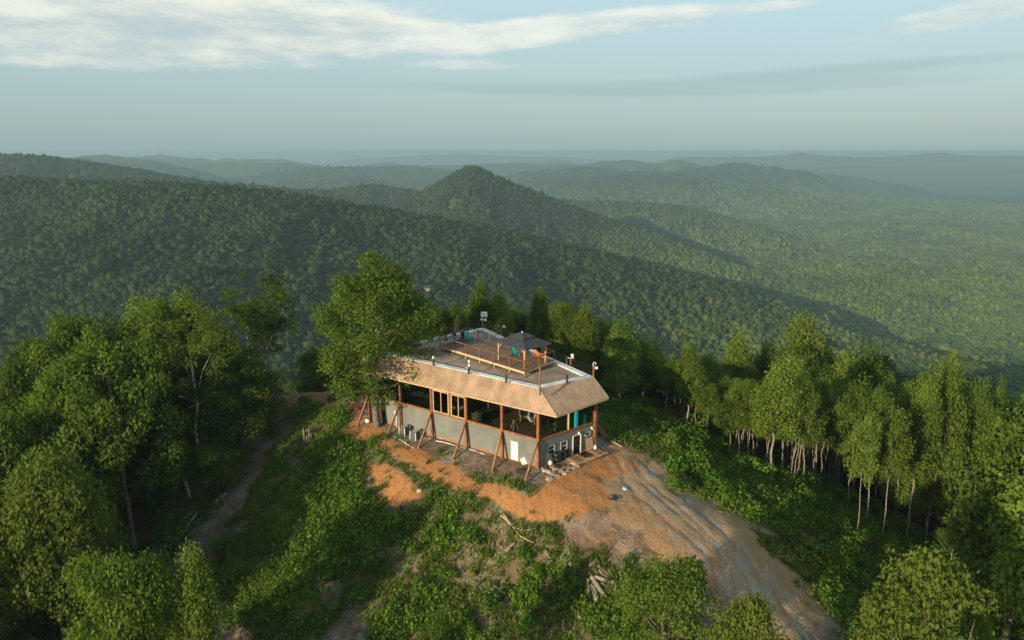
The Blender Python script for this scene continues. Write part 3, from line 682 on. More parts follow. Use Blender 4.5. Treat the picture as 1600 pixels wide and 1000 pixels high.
for i, (a, b, c_, d_) in enumerate(((RI[0], RI[3], MID[1], MID[0]), (RI[0], RI[1], MID[0], MID[0]), (RI[1], RI[2], MID[1], MID[0]), (RI[2], RI[3], MID[1], MID[1]))):
    mb = MB(); wdt = abs(np.cross(b-a, c_-a))/np.linalg.norm(b-a) if True else 0; n_ = int(wdt/.24)
    for q in range(n_):
        t0_, t1_ = q/n_, (q+.90)/n_
        zz = lambda t: PZ-.20+.14*t
        pts_ = [v3(a+(d_-a)*t0_, zz(t0_)), v3(b+(c_-b)*t0_, zz(t0_)), v3(b+(c_-b)*t1_, zz(t1_)), v3(a+(d_-a)*t1_, zz(t1_))]
        lo_ = [p-[0, 0, .05] for p in pts_]
        mb.add(pts_+lo_, [(0, 1, 2, 3), (4, 7, 6, 5), (0, 4, 5, 1), (1, 5, 6, 2), (2, 6, 7, 3), (3, 7, 4, 0)])
    o = mb.build('roof_boards', M['roofdeck'], house); o['kind'] = 'stuff'
# raking timber props
BR = [(FW(0, .25), (815, 765), -.9), (FW(4.42, .25), (767, 741), -.75), (FW(9.12, .25), (705, 723), -.7), (FW(13.97, .25), (651.5, 703), -.7), (FW(18.66, .25), (603, 682), -.6), (FW(23.7, .25), (556, 669), -.6)]
for top, (px, py), z in BR:
    ft = g(px, py); q = ft[:2]-top[:2]; MB().beam((ft[0], ft[1], ft[2]-.3), (top[0], top[1], SILL-.12), .17, .22).build('prop', M['brace'], house)
q = at_z(951, 690, -.6)
for k_ in (-.16, .16):
    MB().beam((q[0]+k_, q[1]+k_, HV(q[:2])-.3), tuple(RW(LR, .15+k_*.2, SILL-.15)+[k_*.6, k_*.6, 0]), .12, .16).build('prop', M['brace'], house)
# vent, lamps and pipe on the walls
for px, py in ((904, 676), (924, 668)):
    u_, z_ = onR(px, py); mb = MB().box(RW(u_, .08, z_), v3(DR*.08, 0), v3(NR*.08, 0), (0, 0, .10)); mb.lathe(RW(u_, .16, z_-.16), [(.05, 0), (.11, .05), (.10, .12), (.04, .16)], 10); mb.build('wall_lamp', M['white'], house)
u_, z_ = onF(620, 648); mb = MB().box(FW(u_, .12, z_+.1), v3(DF*.2, 0), v3(NF*.1, 0), (0, 0, .38)); mb.tube([FW(u_, .1, -.2), FW(u_, .1, z_-.2)], .05, 6); mb.build('meter_box', M['white'], house)
MB().box(FW(21.8, .02, 1.1), v3(DF*.5, 0), v3(NF*.03, 0), (0, 0, 1.1)).build('dark_door', M['darkint'], house)

# --- roof deck with its rails
DZ = 8.97
D1, D2, D3, D4 = [at_z(a, b, DZ)[:2] for a, b in ((819.5, 580.5), (865.5, 562.5), (688, 540), (731.5, 525))]
deck = empty('roof_deck', (D1[0], D1[1], PZ-.1), 'raised brown board deck with rails on top of the roof', 'deck')
mb = MB(); n_ = 34
for q in range(n_):
    t0_, t1_ = q/n_, (q+.93)/n_; a, b, c_, d_ = D1+(D2-D1)*t0_, D3+(D4-D3)*t0_, D3+(D4-D3)*t1_, D1+(D2-D1)*t1_
    mb.prism([a, b, c_, d_], DZ-.04, DZ)
o = mb.build('deck_boards', M['deckwood'], deck); o['kind'] = 'stuff'
for a, b in ((D1, D3), (D1, D2), (D2, D4), (D3, D4)):
    MB().beam(v3(a, DZ-.16), v3(b, DZ-.16), .06, .22).build('rim_board', M['palewood'], deck)
def rail(a, b, fr, thing_, z0, h=1.0, mats=M['rail'], cables=0, wd=.09, below=.5, leg=None):
    n_ = len(fr); top = []
    for f_ in fr:
        p = a+(b-a)*f_; MB().post((p[0], p[1], z0), h, wd, (b-a)).build('rail_post', mats, thing_)
        if below: MB().post((p[0], p[1], PZ-.16), z0-PZ+.16-.28, .10, (b-a)).build('leg', M['palewood'], thing_)
    MB().beam(v3(a, z0+h+.03), v3(b, z0+h+.03), .12, .06).build('top_rail', mats, thing_)
    for c_ in range(cables):
        z = z0+h*(c_+1)/(cables+1); MB().tube([v3(a, z), v3(b, z)], .012, 4).build('cable', M['darkmetal'], thing_)
rail(D1, D3, [0, .16, .33, .5, .67, .84, 1], deck, DZ, cables=0)
rail(D1, D2, [.5, 1], deck, DZ)
rail(D2, D4, [.27, .5, .73, .87, 1], deck, DZ)
rail(D3, D4, [.5], deck, DZ)
# --- gazebo
G1, G2, G3 = [at_z(a, b, DZ)[:2] for a, b in ((779.5, 563), (820, 575.5), (852.5, 567))]; G4 = G1+G3-G2; GC = (G1+G3)/2
gz = empty('gazebo', (GC[0], GC[1], DZ), 'open gazebo with dark two-tier roof and cedar posts on the roof deck', 'gazebo')
gh = 2.05; GP = [G1, G2, G3, G4]
for i, p in enumerate(GP):
    po = MB().post((p[0], p[1], DZ), gh, .17, G2-G1).build('post', M['gazpost'], gz)
    for nb in (GP[i-1], GP[(i+1) % 4]):
        e = (nb-p)/np.linalg.norm(nb-p); MB().beam(v3(p+e*.05, DZ+gh-.55), v3(p+e*.5, DZ+gh-.08), .09, .09).build('knee_brace', M['gazpost'], po)
    e = GP[(i+1) % 4]; MB().beam(v3(p, DZ+gh+.06), v3(e, DZ+gh+.06), .12, .15).build('beam', M['gazpost'], gz)
def tier(k0, z0, k1, z1, nm):
    for i in range(4):
        a, b = GC+(GP[i]-GC)*k0, GC+(GP[(i+1) % 4]-GC)*k0; c_, d_ = GC+(GP[(i+1) % 4]-GC)*k1, GC+(GP[i]-GC)*k1
        n_ = 7 if k1 > .3 else 4; mb = MB()
        for q in range(n_):      # overlapping courses
            t0_, t1_ = q/n_, (q+1)/n_
            a0, b0, b1, a1 = v3(a+(d_-a)*t0_, z0+(z1-z0)*t0_+.035), v3(b+(c_-b)*t0_, z0+(z1-z0)*t0_+.035), v3(b+(c_-b)*t1_, z0+(z1-z0)*t1_+.008), v3(a+(d_-a)*t1_, z0+(z1-z0)*t1_+.008)
            dn = np.array([0, 0, -.05]); mb.add([a0, b0, b1, a1, a0+dn, b0+dn, b1+dn, a1+dn], [(0, 1, 2, 3), (7, 6, 5, 4), (0, 4, 5, 1), (1, 5, 6, 2), (2, 6, 7, 3), (3, 7, 4, 0)])
        mb.build(nm, M['gazroof'], gz)
        MB().beam(v3(a, z0-.02), v3(b, z0-.02), .05, .11).build('eave_trim', M['gazroof'], gz)
        MB().tube([v3(a, z0+.03), v3(d_, z1+.03)], .035, 5).build('hip', M['gazroof'], gz)
tier(1.24, DZ+gh+.10, .42, DZ+gh+.72, 'roof_slope'); tier(.52, DZ+gh+.80, .06, DZ+gh+1.15, 'upper_roof_slope')
MB().lathe(v3(GC, DZ+gh+1.12), [(.06, 0), (.09, .08), (.03, .2)], 8).build('finial', M['cream'], gz)
# --- parapet posts, lamps and rails
def lamp_post(px, py, h, label, heads=(), z=PZ, mat_=M['darkmetal'], wd=.16, grp='dark posts on the roof edge', name='parapet_post'):
    q = at_z(px, py, z); o = empty(name, q, label, 'post', grp)
    MB().post(tuple(q), h, wd, DF).build('shaft', mat_, o)
    MB().post(tuple(q+[0, 0, h]), .05, wd*1.3, DF).build('post_cap', mat_, o)
    for kd, ox, oz in heads:
        c_ = q+np.array([ox, -.05, h+oz])
        if kd == 'globe': MB().lathe(c_, [(.05, 0), (.13, .08), (.15, .18), (.10, .30), (.03, .35)], 12).build('lamp', M['cream'], o, True)
        elif kd == 'flood': MB().box(c_+[0, 0, .15], (.13, .03, 0), (-.02, .07, .03), (0, -.02, .10)).build('floodlight', M['white'], o)
        elif kd == 'horn':
            mb = MB(); ring = lambda cc, r, rz: [cc+np.array([sx*r, sy*.12, sz*rz]) for sx, sy, sz in ((-1, 0, -1), (1, 0, -1), (1, 0, 1), (-1, 0, 1))]
            a = ring(c_+[0, -.35, .3], .42, .34); b = ring(c_+[0, .15, .3], .14, .12); mb.add(a+b, [(0, 1, 5, 4), (1, 2, 6, 5), (2, 3, 7, 6), (3, 0, 4, 7), (4, 5, 6, 7), (3, 2, 1, 0)]); mb.build('horn', M['white'], o)
        elif kd == 'arm': MB().beam(c_-[.02, 0, 0], c_+[-.32, .02, .05], .06).build('arm', M['cream'], o)
        elif kd == 'hook': MB().tube([c_, c_+[-.12, 0, .3], c_+[0, 0, .5], c_+[.16, 0, .45], c_+[.2, 0, .25]], .04, 6).build('curved_bracket', M['white'], o)
    return o
lamp_post(677.5, 571, .72, 'dark post with one pale globe lamp on the front roof edge', [('globe', 0, 0)])
lamp_post(732.5, 584, .75, 'dark post with two stacked pale lamps on the front roof edge', [('globe', .05, 0), ('globe', .06, .42), ('arm', 0, -.12)])
lamp_post(791, 598, .75, 'plain dark post on the front roof edge right of the double lamp')
lamp_post(886, 598, .75, 'plain dark post on the short right roof edge')
cpole = lamp_post(843.7, 618, 2.9, 'tall thin grey and brown pole at the near roof corner', [('arm', .3, -1.9)], z=PZ-.25, mat_=M['rail'], wd=.13)
lamp_post(927.5, 587, .95, 'post with curved white bracket at the right roof corner', [('hook', 0, 0), ('flood', .25, -.25)], mat_=M['rail'])
lamp_post(892, 570, .75, 'post with two small white lamps on the rear roof edge', [('flood', .14, -.05), ('flood', .12, .2), ('arm', 0, 0)], mat_=M['rail'])
lamp_post(785, 523, .9, 'slender post with a white lamp on the far rear roof edge left of the gazebo', [('flood', .2, 0)])
lamp_post(755, 513, 1.3, 'post with large white horn and small lamps at the far roof corner', [('horn', .15, .35), ('flood', -.15, -.25), ('flood', .3, -.3)], mat_=M['rail'])
lamp_post(670.5, 529, .8, 'brown post on the left rear roof edge near the big oak', mat_=M['rail'])
lamp_post(712, 519, .9, 'brown post on the left rear roof edge behind the deck table', mat_=M['rail'])
def side_rail(a, b, label, nposts):
    o = empty('cable_railing', v3(a, PZ), label, 'railing')
    for f_ in np.linspace(0, 1, nposts)[1:-1]:
        p = a+(b-a)*f_; MB().post((p[0], p[1], PZ-.02), 1.0, .08, b-a).build('rail_post', M['rail'], o)
    for z in (.3, .52, .74, .96): MB().tube([v3(a, PZ+z), v3(b, PZ+z)], .014, 4).build('cable', M['darkmetal'], o)
    return o
side_rail(PARA[1], PARA[2], 'thin cable railing along the rear roof edge beside the poplars', 6)
side_rail(PARA[2], PARA[3], 'thin cable railing along the left rear roof edge behind the oak', 5)
# --- furniture
def adirondack(px, py, z, mt, label, rz):
    q = at_z(px, py, z); o = empty('garden_chair', q, label, 'chair'); c_, s_ = math.cos(rz), math.sin(rz)
    Lp = lambda x, y, z_: q+np.array([x*c_-y*s_, x*s_+y*c_, z_]); V_ = lambda x, y, z_: np.array([x*c_-y*s_, x*s_+y*c_, z_])
    for k_ in range(5):
        x = (k_-2)*.125; MB().box(Lp(x, .33, .68), V_(.055, 0, 0), V_(0, .012, 0), V_(0, .16*1.3, .42*(1-.09*abs(k_-2)))).build('back_slat', mt, o)
    for k_ in range(4): MB().box(Lp(0, -.28+k_*.14, .36-k_*.03), V_(.30, 0, 0), V_(0, .06, 0), V_(0, 0, .012)).build('seat_slat', mt, o)
    for sx in (-1, 1):
        MB().box(Lp(sx*.36, -.02, .58), V_(.07, 0, 0), V_(0, .36, 0), V_(0, 0, .015)).build('armrest', mt, o)
        MB().box(Lp(sx*.33, -.30, .28), V_(.02, 0, 0), V_(0, .05, 0), V_(0, 0, .28)).build('leg', mt, o)
        MB().box(Lp(sx*.31, .05, .22), V_(.018, 0, 0), V_(0, .42, -.12), V_(0, .02, .07)).build('leg', mt, o)
adirondack(733, 532.5, DZ, M['teal'], 'bright teal slatted chair at the left end of the roof deck', .9)
adirondack(725, 531.5, DZ, M['pink'], 'faded red slatted chair beside the dark deck table', .4)
adirondack(805.5, 556, DZ, M['teal'], 'dark teal slatted chair under the gazebo', 2.4)
adirondack(842.5, 560, DZ, M['orange'], 'orange slatted chair under the right side of the gazebo', 2.2)
q = at_z(835.5, 560, DZ); o = empty('side_table', q, 'small dark red side table left of the orange chair', 'table')
MB().post(tuple(q+[0, 0, .42]), .04, .45).build('table_top', M['pink'], o)
for sx in (-1, 1):
    for sy in (-1, 1): MB().post(tuple(q+[sx*.18, sy*.18, 0]), .42, .04).build('leg', M['pink'], o)
q = at_z(710, 535.5, DZ); o = empty('patio_table', q, 'dark round patio table at the left end of the roof deck', 'table')
MB().lathe(q+[0, 0, .70], [(.75, 0), (.78, .02), (.75, .05)], 20).build('table_top', M['black'], o)
MB().tube([q, q+[0, 0, .7]], .05, 8).build('pedestal', M['black'], o); MB().lathe(q, [(.35, 0), (.3, .04), (.05, .07)], 14).build('foot', M['black'], o)
for k_, (ox, oy, lb) in enumerate([(-.9, .7, 'dark upright chair left of the patio table'), (-.1, 1.15, 'dark upright chair behind the patio table, nearer the roof post'), (.75, .85, 'dark upright chair between the patio table and faded red chair'), (-1.1, -.35, 'dark upright chair at the rail end of the patio table')]):
    p = q+[ox, oy, 0]; an = math.atan2(-oy, -ox)+math.pi/2; c_, s_ = math.cos(an), math.sin(an); o = empty('patio_chair', p, lb, 'chair')
    Lp = lambda x, y, z_: p+np.array([x*c_-y*s_, x*s_+y*c_, z_]); V_ = lambda x, y, z_: np.array([x*c_-y*s_, x*s_+y*c_, z_])
    MB().box(Lp(0, 0, .44), V_(.24, 0, 0), V_(0, .24, 0), (0, 0, .03)).build('seat', M['black'], o)
    MB().box(Lp(0, .24 if True else 0, .80), V_(.24, 0, 0), V_(0, .02, 0), (0, 0, .30)).build('backrest', M['black'], o)
    for sx in (-1, 1):
        for sy in (-1, 1): MB().box(Lp(sx*.21, sy*.21, .21), V_(.02, 0, 0), V_(0, .02, 0), (0, 0, .21)).build('leg', M['black'], o)
# --- things seen through the big openings
FZ = SILL-.10
def inF(px, py, off): u_, z_ = onF(px, py, off); return FW(u_, off, z_)
q = inF(803, 673, -.9); q[2] = FZ; o = empty('tripod', q, 'pale tripod telescope behind the front glazing', 'telescope')
for a in (0.3, 2.4, 4.5): MB().tube([q+[.05*math.cos(a), .05*math.sin(a), 1.1], q+[.48*math.cos(a), .48*math.sin(a), 0]], .03, 5).build('leg', M['cream'], o)
MB().tube([q+[-.05, 0, 1.12], q+[.28, .1, 1.45]], .07, 8).build('tube', M['black'], o)
q = inF(831, 652, -1.3); o = empty('hammock_chair', (q[0], q[1], FZ), 'cream hanging hammock chair behind the near corner glazing', 'chair')
sl_ = MB(); n_ = 9
for i in range(n_):
    for j in range(n_): 
        a = (i/(n_-1)-.5)*2; b = (j/(n_-1)-.5)*2
        sl_.v.append(np.array([[q[0]+a*.55*(.6+.4*(1-b*b)), q[1]+b*.28, q[2]-.55+.75*a*a*(.8)+.28*b*b]])); 
sl_.n = n_*n_; sl_.f = [(i*n_+j, (i+1)*n_+j, (i+1)*n_+j+1, i*n_+j+1) for i in range(n_-1) for j in range(n_-1)]
sl_.build('sling', M['rope'], o, True)
for sx in (-1, 1):
    for sy in (-1, 0, 1): MB().tube([q+[sx*.36, sy*.25, .08+abs(sy)*.25], q+[0, 0, 1.15]], .035, 4).build('rope', M['rope'], o)
MB().tube([q+[0, 0, 1.15], (q[0], q[1], CEIL+.1)], .02, 4).build('hanging_rope', M['rope'], o)
def block(name, p, L2, W2, H, mt, label, cat, dirx=DF, lid=None, z=FZ):
    o = empty(name, (p[0], p[1], z), label, cat); n2 = np.array([-dirx[1], dirx[0]])
    b = MB(); bev = min(L2, W2)*.12
    poly = [np.array(p[:2])+dirx*a*L2+n2*b_*W2 for a, b_ in ((-1, -.8), (-.85, -1), (.85, -1), (1, -.8), (1, .8), (.85, 1), (-.85, 1), (-1, .8))]
    b.prism(poly, z, z+H); b.build('body', mt, o)
    if lid: MB().prism([np.array(p[:2])+(w_-np.array(p[:2]))*1.05 for w_ in poly], z+H, z+H+.06).build('lid', lid, o)
    return o
for (px, py, mt, H_, lb) in ((740.5, 654, 'yellow', .75, 'pale yellow cooler box, left one behind the front glazing'), (746, 656, 'yellow', .95, 'taller pale yellow cooler box in the middle of three'), (751.5, 656.5, 'teal', .9, 'teal cooler box right of the pale yellow ones')):
    block('cooler_box', inF(px, py, -.8), .22, .28, H_, M[mt], lb, 'cooler', lid=M['cream'])
q = inF(662, 627, -1.6); o = empty('counter', (q[0], q[1], FZ), 'long pale green counter behind the left front glazing', 'counter')
MB().box((q[0], q[1], FZ+.95), v3(DF*1.5, 0), v3(NF*.45, 0), (0, 0, .04)).build('counter_top', M['mint'], o)
MB().box((q[0], q[1], FZ+.45), v3(DF*1.4, 0), v3(NF*.38, 0), (0, 0, .45)).build('cabinet', M['darkint'], o)
for k_, (dx_, r_) in enumerate(((-.6, .14), (.1, .18), (.7, .12))):
    p = np.array([q[0], q[1], FZ+.99])+v3(DF*dx_, 0); o2 = MB().lathe(p, [(r_*.6, 0), (r_, .08), (r_*.9, .22), (r_*.4, .26)], 12).build('bowl', M['mint' if k_ != 1 else 'cream'], None, True)
    tag(o2, ['pale green bowl at the near end of the counter', 'cream bowl in the middle of the counter', 'small pale green bowl at the far end of the counter'][k_], 'bowl')
q = inF(716, 634, -1.2); o = MB(); pts_ = [q+v3(DF*a, 0)+[0, 0, .35*abs(a)**1.5-.35-.25*a] for a in np.linspace(-1.1, 1.1, 9)]
o.tube(pts_, [.03, .12, .2, .26, .28, .24, .18, .1, .03], 8); o2 = o.build('hammock', M['rope'], None, True); tag(o2, 'white cloth hammock hanging behind the framed sliding windows', 'hammock')
block('lounge_stool', at_z(872, 673, FZ), .36, .36, .34, M['cream'], 'cream padded round stool inside the near corner', 'stool', lid=M['mint'])
q = at_z(868, 664, FZ); o = empty('potted_plant', q, 'bushy potted plant behind the near corner glazing', 'plant')
MB().lathe(q, [(.16, 0), (.24, .35), (.26, .4), (.2, .4)], 12).build('pot', M['cream'], o)
cs_ = [q+[rng.normal()*.28, rng.normal()*.28, .6+.25*k_*.5] for k_ in range(6)]
def leaf_patch(cs_, rad, n_, sz, mt, name, parent):
    mb = MB()
    for c_ in cs_:
        for _ in range(n_):
            d_ = rng.normal(size=3); d_ /= np.linalg.norm(d_); p = c_+d_*rad*rng.uniform(.5, 1); a = rng.normal(size=3); a /= np.linalg.norm(a); b = np.cross(a, d_); mb.add([p-a*sz*.5, p+b*sz*.3, p+a*sz*.5, p-b*sz*.3], [(0, 1, 2, 3)])
    return mb.build(name, mt, parent)
leaf_patch(cs_, .3, 26, .2, M['shrubleaf'], 'foliage', o)
for (px, py, H_, w_, lb) in ((898, 669, 1.9, .22, 'tall cyan locker behind the right-hand glazing'), (911, 664, 1.3, .2, 'cyan locker farther back behind the right-hand glazing'), (922, 657, .9, .3, 'low cyan cabinet at the right end of the glazing')):
    block('locker', at_z(px, py, FZ), w_, .25, H_, M['cyan'], lb, 'locker', DR)
q = inF(824, 646, -3.2); o = empty('framed_case', (q[0], q[1], FZ), 'yellow-framed glass case in the room behind the hammock chair', 'case')
for a0, b0 in (((-1, -.4), (1, -.4)), ((-1, .5), (1, .5)), ((-1, -.4), (-1, .5)), ((1, -.4), (1, .5))):
    MB().beam((q[0]+DF[0]*a0[0], q[1]+DF[1]*a0[0], q[2]+a0[1]), (q[0]+DF[0]*b0[0], q[1]+DF[1]*b0[0], q[2]+b0[1]), .14).build('frame', M['gazpost'], o)
for s_ in (-.9, .9): MB().post((q[0]+DF[0]*s_, q[1]+DF[1]*s_, FZ), q[2]-.4-FZ, .1).build('leg', M['gazpost'], o)
MB().box(q+[0, 0, .05], v3(DF*.93, 0), v3(NF*.02, 0), (0, 0, .4)).build('pane', M['black'], o)
for i, (px, py, H_, mt, lb) in enumerate(((765, 655, .45, 'black', 'black low armchair in the middle of the front room'), (774, 640, .5, 'darkint', 'dark brown armchair deeper in the front room'))):
    p = inF(px, py, -2.0-i); block('armchair', p, .45, .42, H_, M[mt], lb, 'armchair')
# --- round the house, on the ground
def gp(px, py): return g(px, py)
def condenser(px, py, label):
    q = gp(px, py); o = empty('condenser_unit', q, label, 'air conditioner', 'condensers by the wall'); h_, w_ = .95, .42
    MB().box(q+[0, 0, .0], v3(DF*(w_+.12), 0), v3(NF*(w_+.12), 0), (0, 0, .06)).build('pad', M['foundation'], o)
    for a in (-1, 1):
        for b in (-1, 1): MB().post((q[0]+DF[0]*a*w_+NF[0]*b*w_, q[1]+DF[1]*a*w_+NF[1]*b*w_, q[2]+.06), h_, .08, DF).build('corner_post', M['cream'], o)
    MB().box(q+[0, 0, .08+h_/2], v3(DF*(w_-.05), 0), v3(NF*(w_-.05), 0), (0, 0, h_/2-.03)).build('coil', M['black'], o)
    for k_ in range(6):
        z = .14+k_*.15
        for dd, nn in ((DF, NF), (NF, DF)):
            for s_ in (-1, 1): MB().beam(v3(q[:2]+nn*s_*w_-dd*(w_-.05), q[2]+z), v3(q[:2]+nn*s_*w_+dd*(w_-.05), q[2]+z), .02, .035).build('louvre', M['greymetal'], o)
    mb = MB().lathe(q+[0, 0, h_+.06], [(w_*.98, 0), (w_*1.0, .03), (w_*.8, .05), (w_*.75, .02)], 16); mb.build('top', M['greymetal'], o)
condenser(632.5, 679, 'pale condenser unit left of the other by the front wall'); condenser(649.5, 686, 'grey condenser unit nearer the third prop by the front wall')
def stick(px0, py0, px1, py1, r, mt, label, cat, name, lift=.06, grp=None, n=7, r1=None, sub=4, wob=0.):
    a, b = gp(px0, py0), gp(px1, py1); P_ = []
    for t in np.linspace(0, 1, sub): p = a+(b-a)*t; p[2] = max(HV(p[:2])+r*.8, a[2]+(b[2]-a[2])*t+r*.5)+lift*math.sin(t*3.14); P_.append(p+rng.normal(size=3)*wob)
    o = MB().tube(P_, np.linspace(r, r1 or r*.85, sub), n).build(name, mt, None, True); return tag(o, label, cat, grp)
stick(616, 683, 646, 701, .05, M['white'], 'long white pole lying in the grass below the condensers', 'pole', 'pole')
stick(580, 687, 590, 703, .035, M['cream'], 'short pale stick lying on the clay left of the props', 'stick', 'stick')
stick(681, 690, 712, 697, .06, M['cream'], 'cream plank lying along the wall, lowest of the three', 'plank', 'plank'); stick(685, 686, 712, 691, .06, M['mint'], 'pale green pipe lying along the front wall', 'pipe', 'pipe')
stick(716, 692, 730, 697, .07, M['white'], 'short white board by the foot of the third prop', 'board', 'board'); stick(734, 705, 770, 713, .05, M['foundation'], 'grey pipe lying by the wall between two props', 'pipe', 'pipe'); stick(733, 703, 757, 711, .05, M['cream'], 'cream board on the ground right of the third prop', 'board', 'board')
stick(768, 709, 785, 714, .06, M['brace'], 'brown beam beside the fourth post', 'beam', 'beam')
for i, (px, py, lb) in enumerate(((702, 688, 'dark brick stack at the wall beside the pale pipes'),)):
    q = gp(px, py); o = empty('brick_stack', q, lb, 'bricks')
    for k_ in range(9): MB().box(q+v3(DF*((k_ % 5)-2)*.28, .07+.12*(k_//5)), v3(DF*.11, 0), v3(NF*.12, 0), (0, 0, .05)).build('brick', M['brace'], o)
def rock(px, py, r, mt, label, grp=None, name='rock', sq=.65, p=None):
    q = gp(px, py) if p is None else p; import bmesh
    bm = bmesh.new(); bmesh.ops.create_icosphere(bm, subdivisions=2, radius=1); V = np.array([v.co[:] for v in bm.verts]); F = [tuple(v.index for v in f.verts) for f in bm.faces]; bm.free()
    dirs = rng.normal(size=(7, 3)); dirs /= np.linalg.norm(dirs, axis=1)[:, None]
    for dd in dirs: 
        t = V@dd; V = V-np.outer(np.maximum(t-rng.uniform(.5, .8), 0), dd)
    V = V*[r*rng.uniform(.9, 1.3), r*rng.uniform(.8, 1.1), r*sq]+[0, 0, r*sq*.45]+q
    return tag(MB().add(V, F).build(name, mt), label, 'rock', grp)
for i in range(34):
    t = rng.random(); base = [(848, 733), (862, 742), (872, 745), (884, 737), (895, 729), (905, 722)]; j = min(4, int(t*5)); f_ = t*5-j
    px = base[j][0]*(1-f_)+base[j+1][0]*f_+rng.normal()*3.5; py = base[j][1]*(1-f_)+base[j+1][1]*f_+rng.normal()*3
    rock(px, py, rng.uniform(.13, .34), M['stone'] if rng.random() < .6 else M['palestone'], 'one of the loose stones heaped in front of the right-hand wall', 'stones heaped before the right-hand wall')
rock(857, 750, .42, M['palestone'], 'large white stone at the lower left of the stone heap')
for px, py in ((672, 686), (677, 687), (724, 699), (729, 701)): rock(px, py, .26, M['stone'], 'one of the tan stones at the foot of the front posts', 'stones at the foot of the front posts')
rock(1281, 858, .42, M['palestone'], 'pale boulder alone on the right bank'); rock(1378, 856, 1.3, M['foundation'], 'long flat grey rock slab on the right bank', sq=.22); rock(1205, 790, .9, M['foundation'], 'flat grey rock among shrubs on the right bank', sq=.25)
rock(656, 768, .30, M['palestone'], 'white stone at the edge of the cleared slope below the clay track'); rock(487, 600, .55, M['palestone'], 'pale rock beside the dirt path behind the big oak'); rock(975, 764, .35, M['white'], 'flat white slab on the gravel drive', sq=.25); rock(466, 604, .5, M['foundation'], 'grey rock on the path at the woods edge')
for px, py, r in ((1060,830,.12),(1110,812,.1),(930,800,.12),(890,795,.14),(1000,860,.13),(985,740,.12),(1030,790,.1),(760,770,.14),(720,748,.12),(640,748,.16),(628,765,.14),(600,745,.12),(1090,905,.13),(1130,880,.12),(1180,870,.11),(1180,960,.14),(700,762,.12),(1040,735,.13)):
    rock(px, py, r, M['stone'], 'one of the small loose stones scattered on the drive and clay track', 'small stones scattered on the drive')
q = gp(957, 777); tag(MB().lathe(q+[0, 0, .02], [(.5, -.05), (.52, .03), (.42, .05), (.38, .0)], 18).build('drain_cover', M['black']), 'dark round cover set in the gravel drive', 'cover')
# barrels, tanks, platform by the right-hand wall
def barrel(p, r, h_, mt, label, cat='barrel', nm='barrel'):
    o = empty(nm, p, label, cat); MB().lathe(p, [(r*.9, 0), (r, .05), (r*1.02, h_*.33), (r*.98, h_*.35), (r*1.02, h_*.5), (r*.98, h_*.66), (r*1.02, h_*.68), (r*.97, h_-.06), (r*.9, h_)], 18).build('body', mt, o, True)
    MB().lathe(p+[0, 0, h_-.02], [(r*.92, 0), (r*.95, .04), (r*.8, .06), (r*.2, .08)], 18).build('lid', mt, o, True); return o
def rp(u_, off): q = RW(u_, off); q[2] = HV(q[:2]); return q
b = gp(870, 721); barrel(b, .46, .95, M['black'], 'large black barrel by the right-hand wall, nearest the camera')
b = gp(877, 717); barrel(b, .36, 1.0, M['black'], 'black barrel in the middle of three by the right-hand wall')
b = gp(884.5, 712); barrel(b, .38, .85, M['black'], 'black barrel nearest the glass door'); 
b = gp(859.5, 728); o = empty('water_tank', b, 'small round white tank left of the black barrels', 'tank'); MB().lathe(b+[0, 0, .1], [(.12, 0), (.24, .08), (.28, .24), (.24, .42), (.1, .5)], 16).build('shell', M['cream'], o, True); MB().lathe(b, [(.2, 0), (.2, .12), (.15, .14)], 12).build('foot', M['black'], o)
b = gp(870, 731); o = empty('pallet', b, 'pale wooden pallet under a black tub', 'pallet')
for k_ in range(6): MB().box(b+v3(DR*(k_-2.5)*.2, .1), v3(DR*.075, 0), v3(NR*.5, 0), (0, 0, .012)).build('slat', M['palewood'], o)
for k_ in (-1, 0, 1): MB().box(b+v3(NR*k_*.42, .04), v3(DR*.6, 0), v3(NR*.04, 0), (0, 0, .045)).build('runner', M['palewood'], o)
tag(MB().lathe(b+[.1, 0, .115], [(.42, 0), (.40, .1), (.25, .16), (.24, .19), (.1, .2)], 14).build('tub', M['black'], None, True), 'black upturned tub on the pallet', 'tub')
b = rp((RDOOR[0]+RDOOR[1])/2, .95); o = empty('door_platform', b, 'low wooden platform outside the glass door', 'platform'); pz = max(b[2], .0)+.12
for k_ in range(9): MB().box(v3(RW(3.6+k_*.5, 1.0)[:2], pz), v3(DR*.235, 0), v3(NR*(.85+.25*(k_ > 4)), 0), (0, 0, .03)).build('board', M['brace' if k_ % 3 else 'plywood'], o)
MB().beam(RW(3.3, 1.9, pz-.05), RW(7.9, 1.9, pz-.05), .1, .2).build('edge_beam', M['palewood'], o)
tag(MB().box(v3(RW(5.7, .85)[:2], pz+.045), v3(DR*.62, 0), v3(NR*.6, 0), (0, 0, .012)).build('door_mat', M['black']), 'dark mat lying before the glass door', 'mat')
p = RW(6.85, .25, .12); tag(MB().box(p+[0, 0, .72], v3(DR*.5, 0), v3(-NR*.0, 0)+v3(NR*.012, 0), v3(-NR*.12, .62)).build('plywood_sheet', M['plywood']), 'plywood sheet leaning on the wall right of the glass door', 'sheet')
p = RW(7.55, .4, .12); tag(MB().lathe(p, [(.14, 0), (.17, .1), (.16, .32), (.05, .42), (.04, .5)], 12).build('jug', M['white'], None, True), 'white jug standing right of the plywood sheet', 'jug')
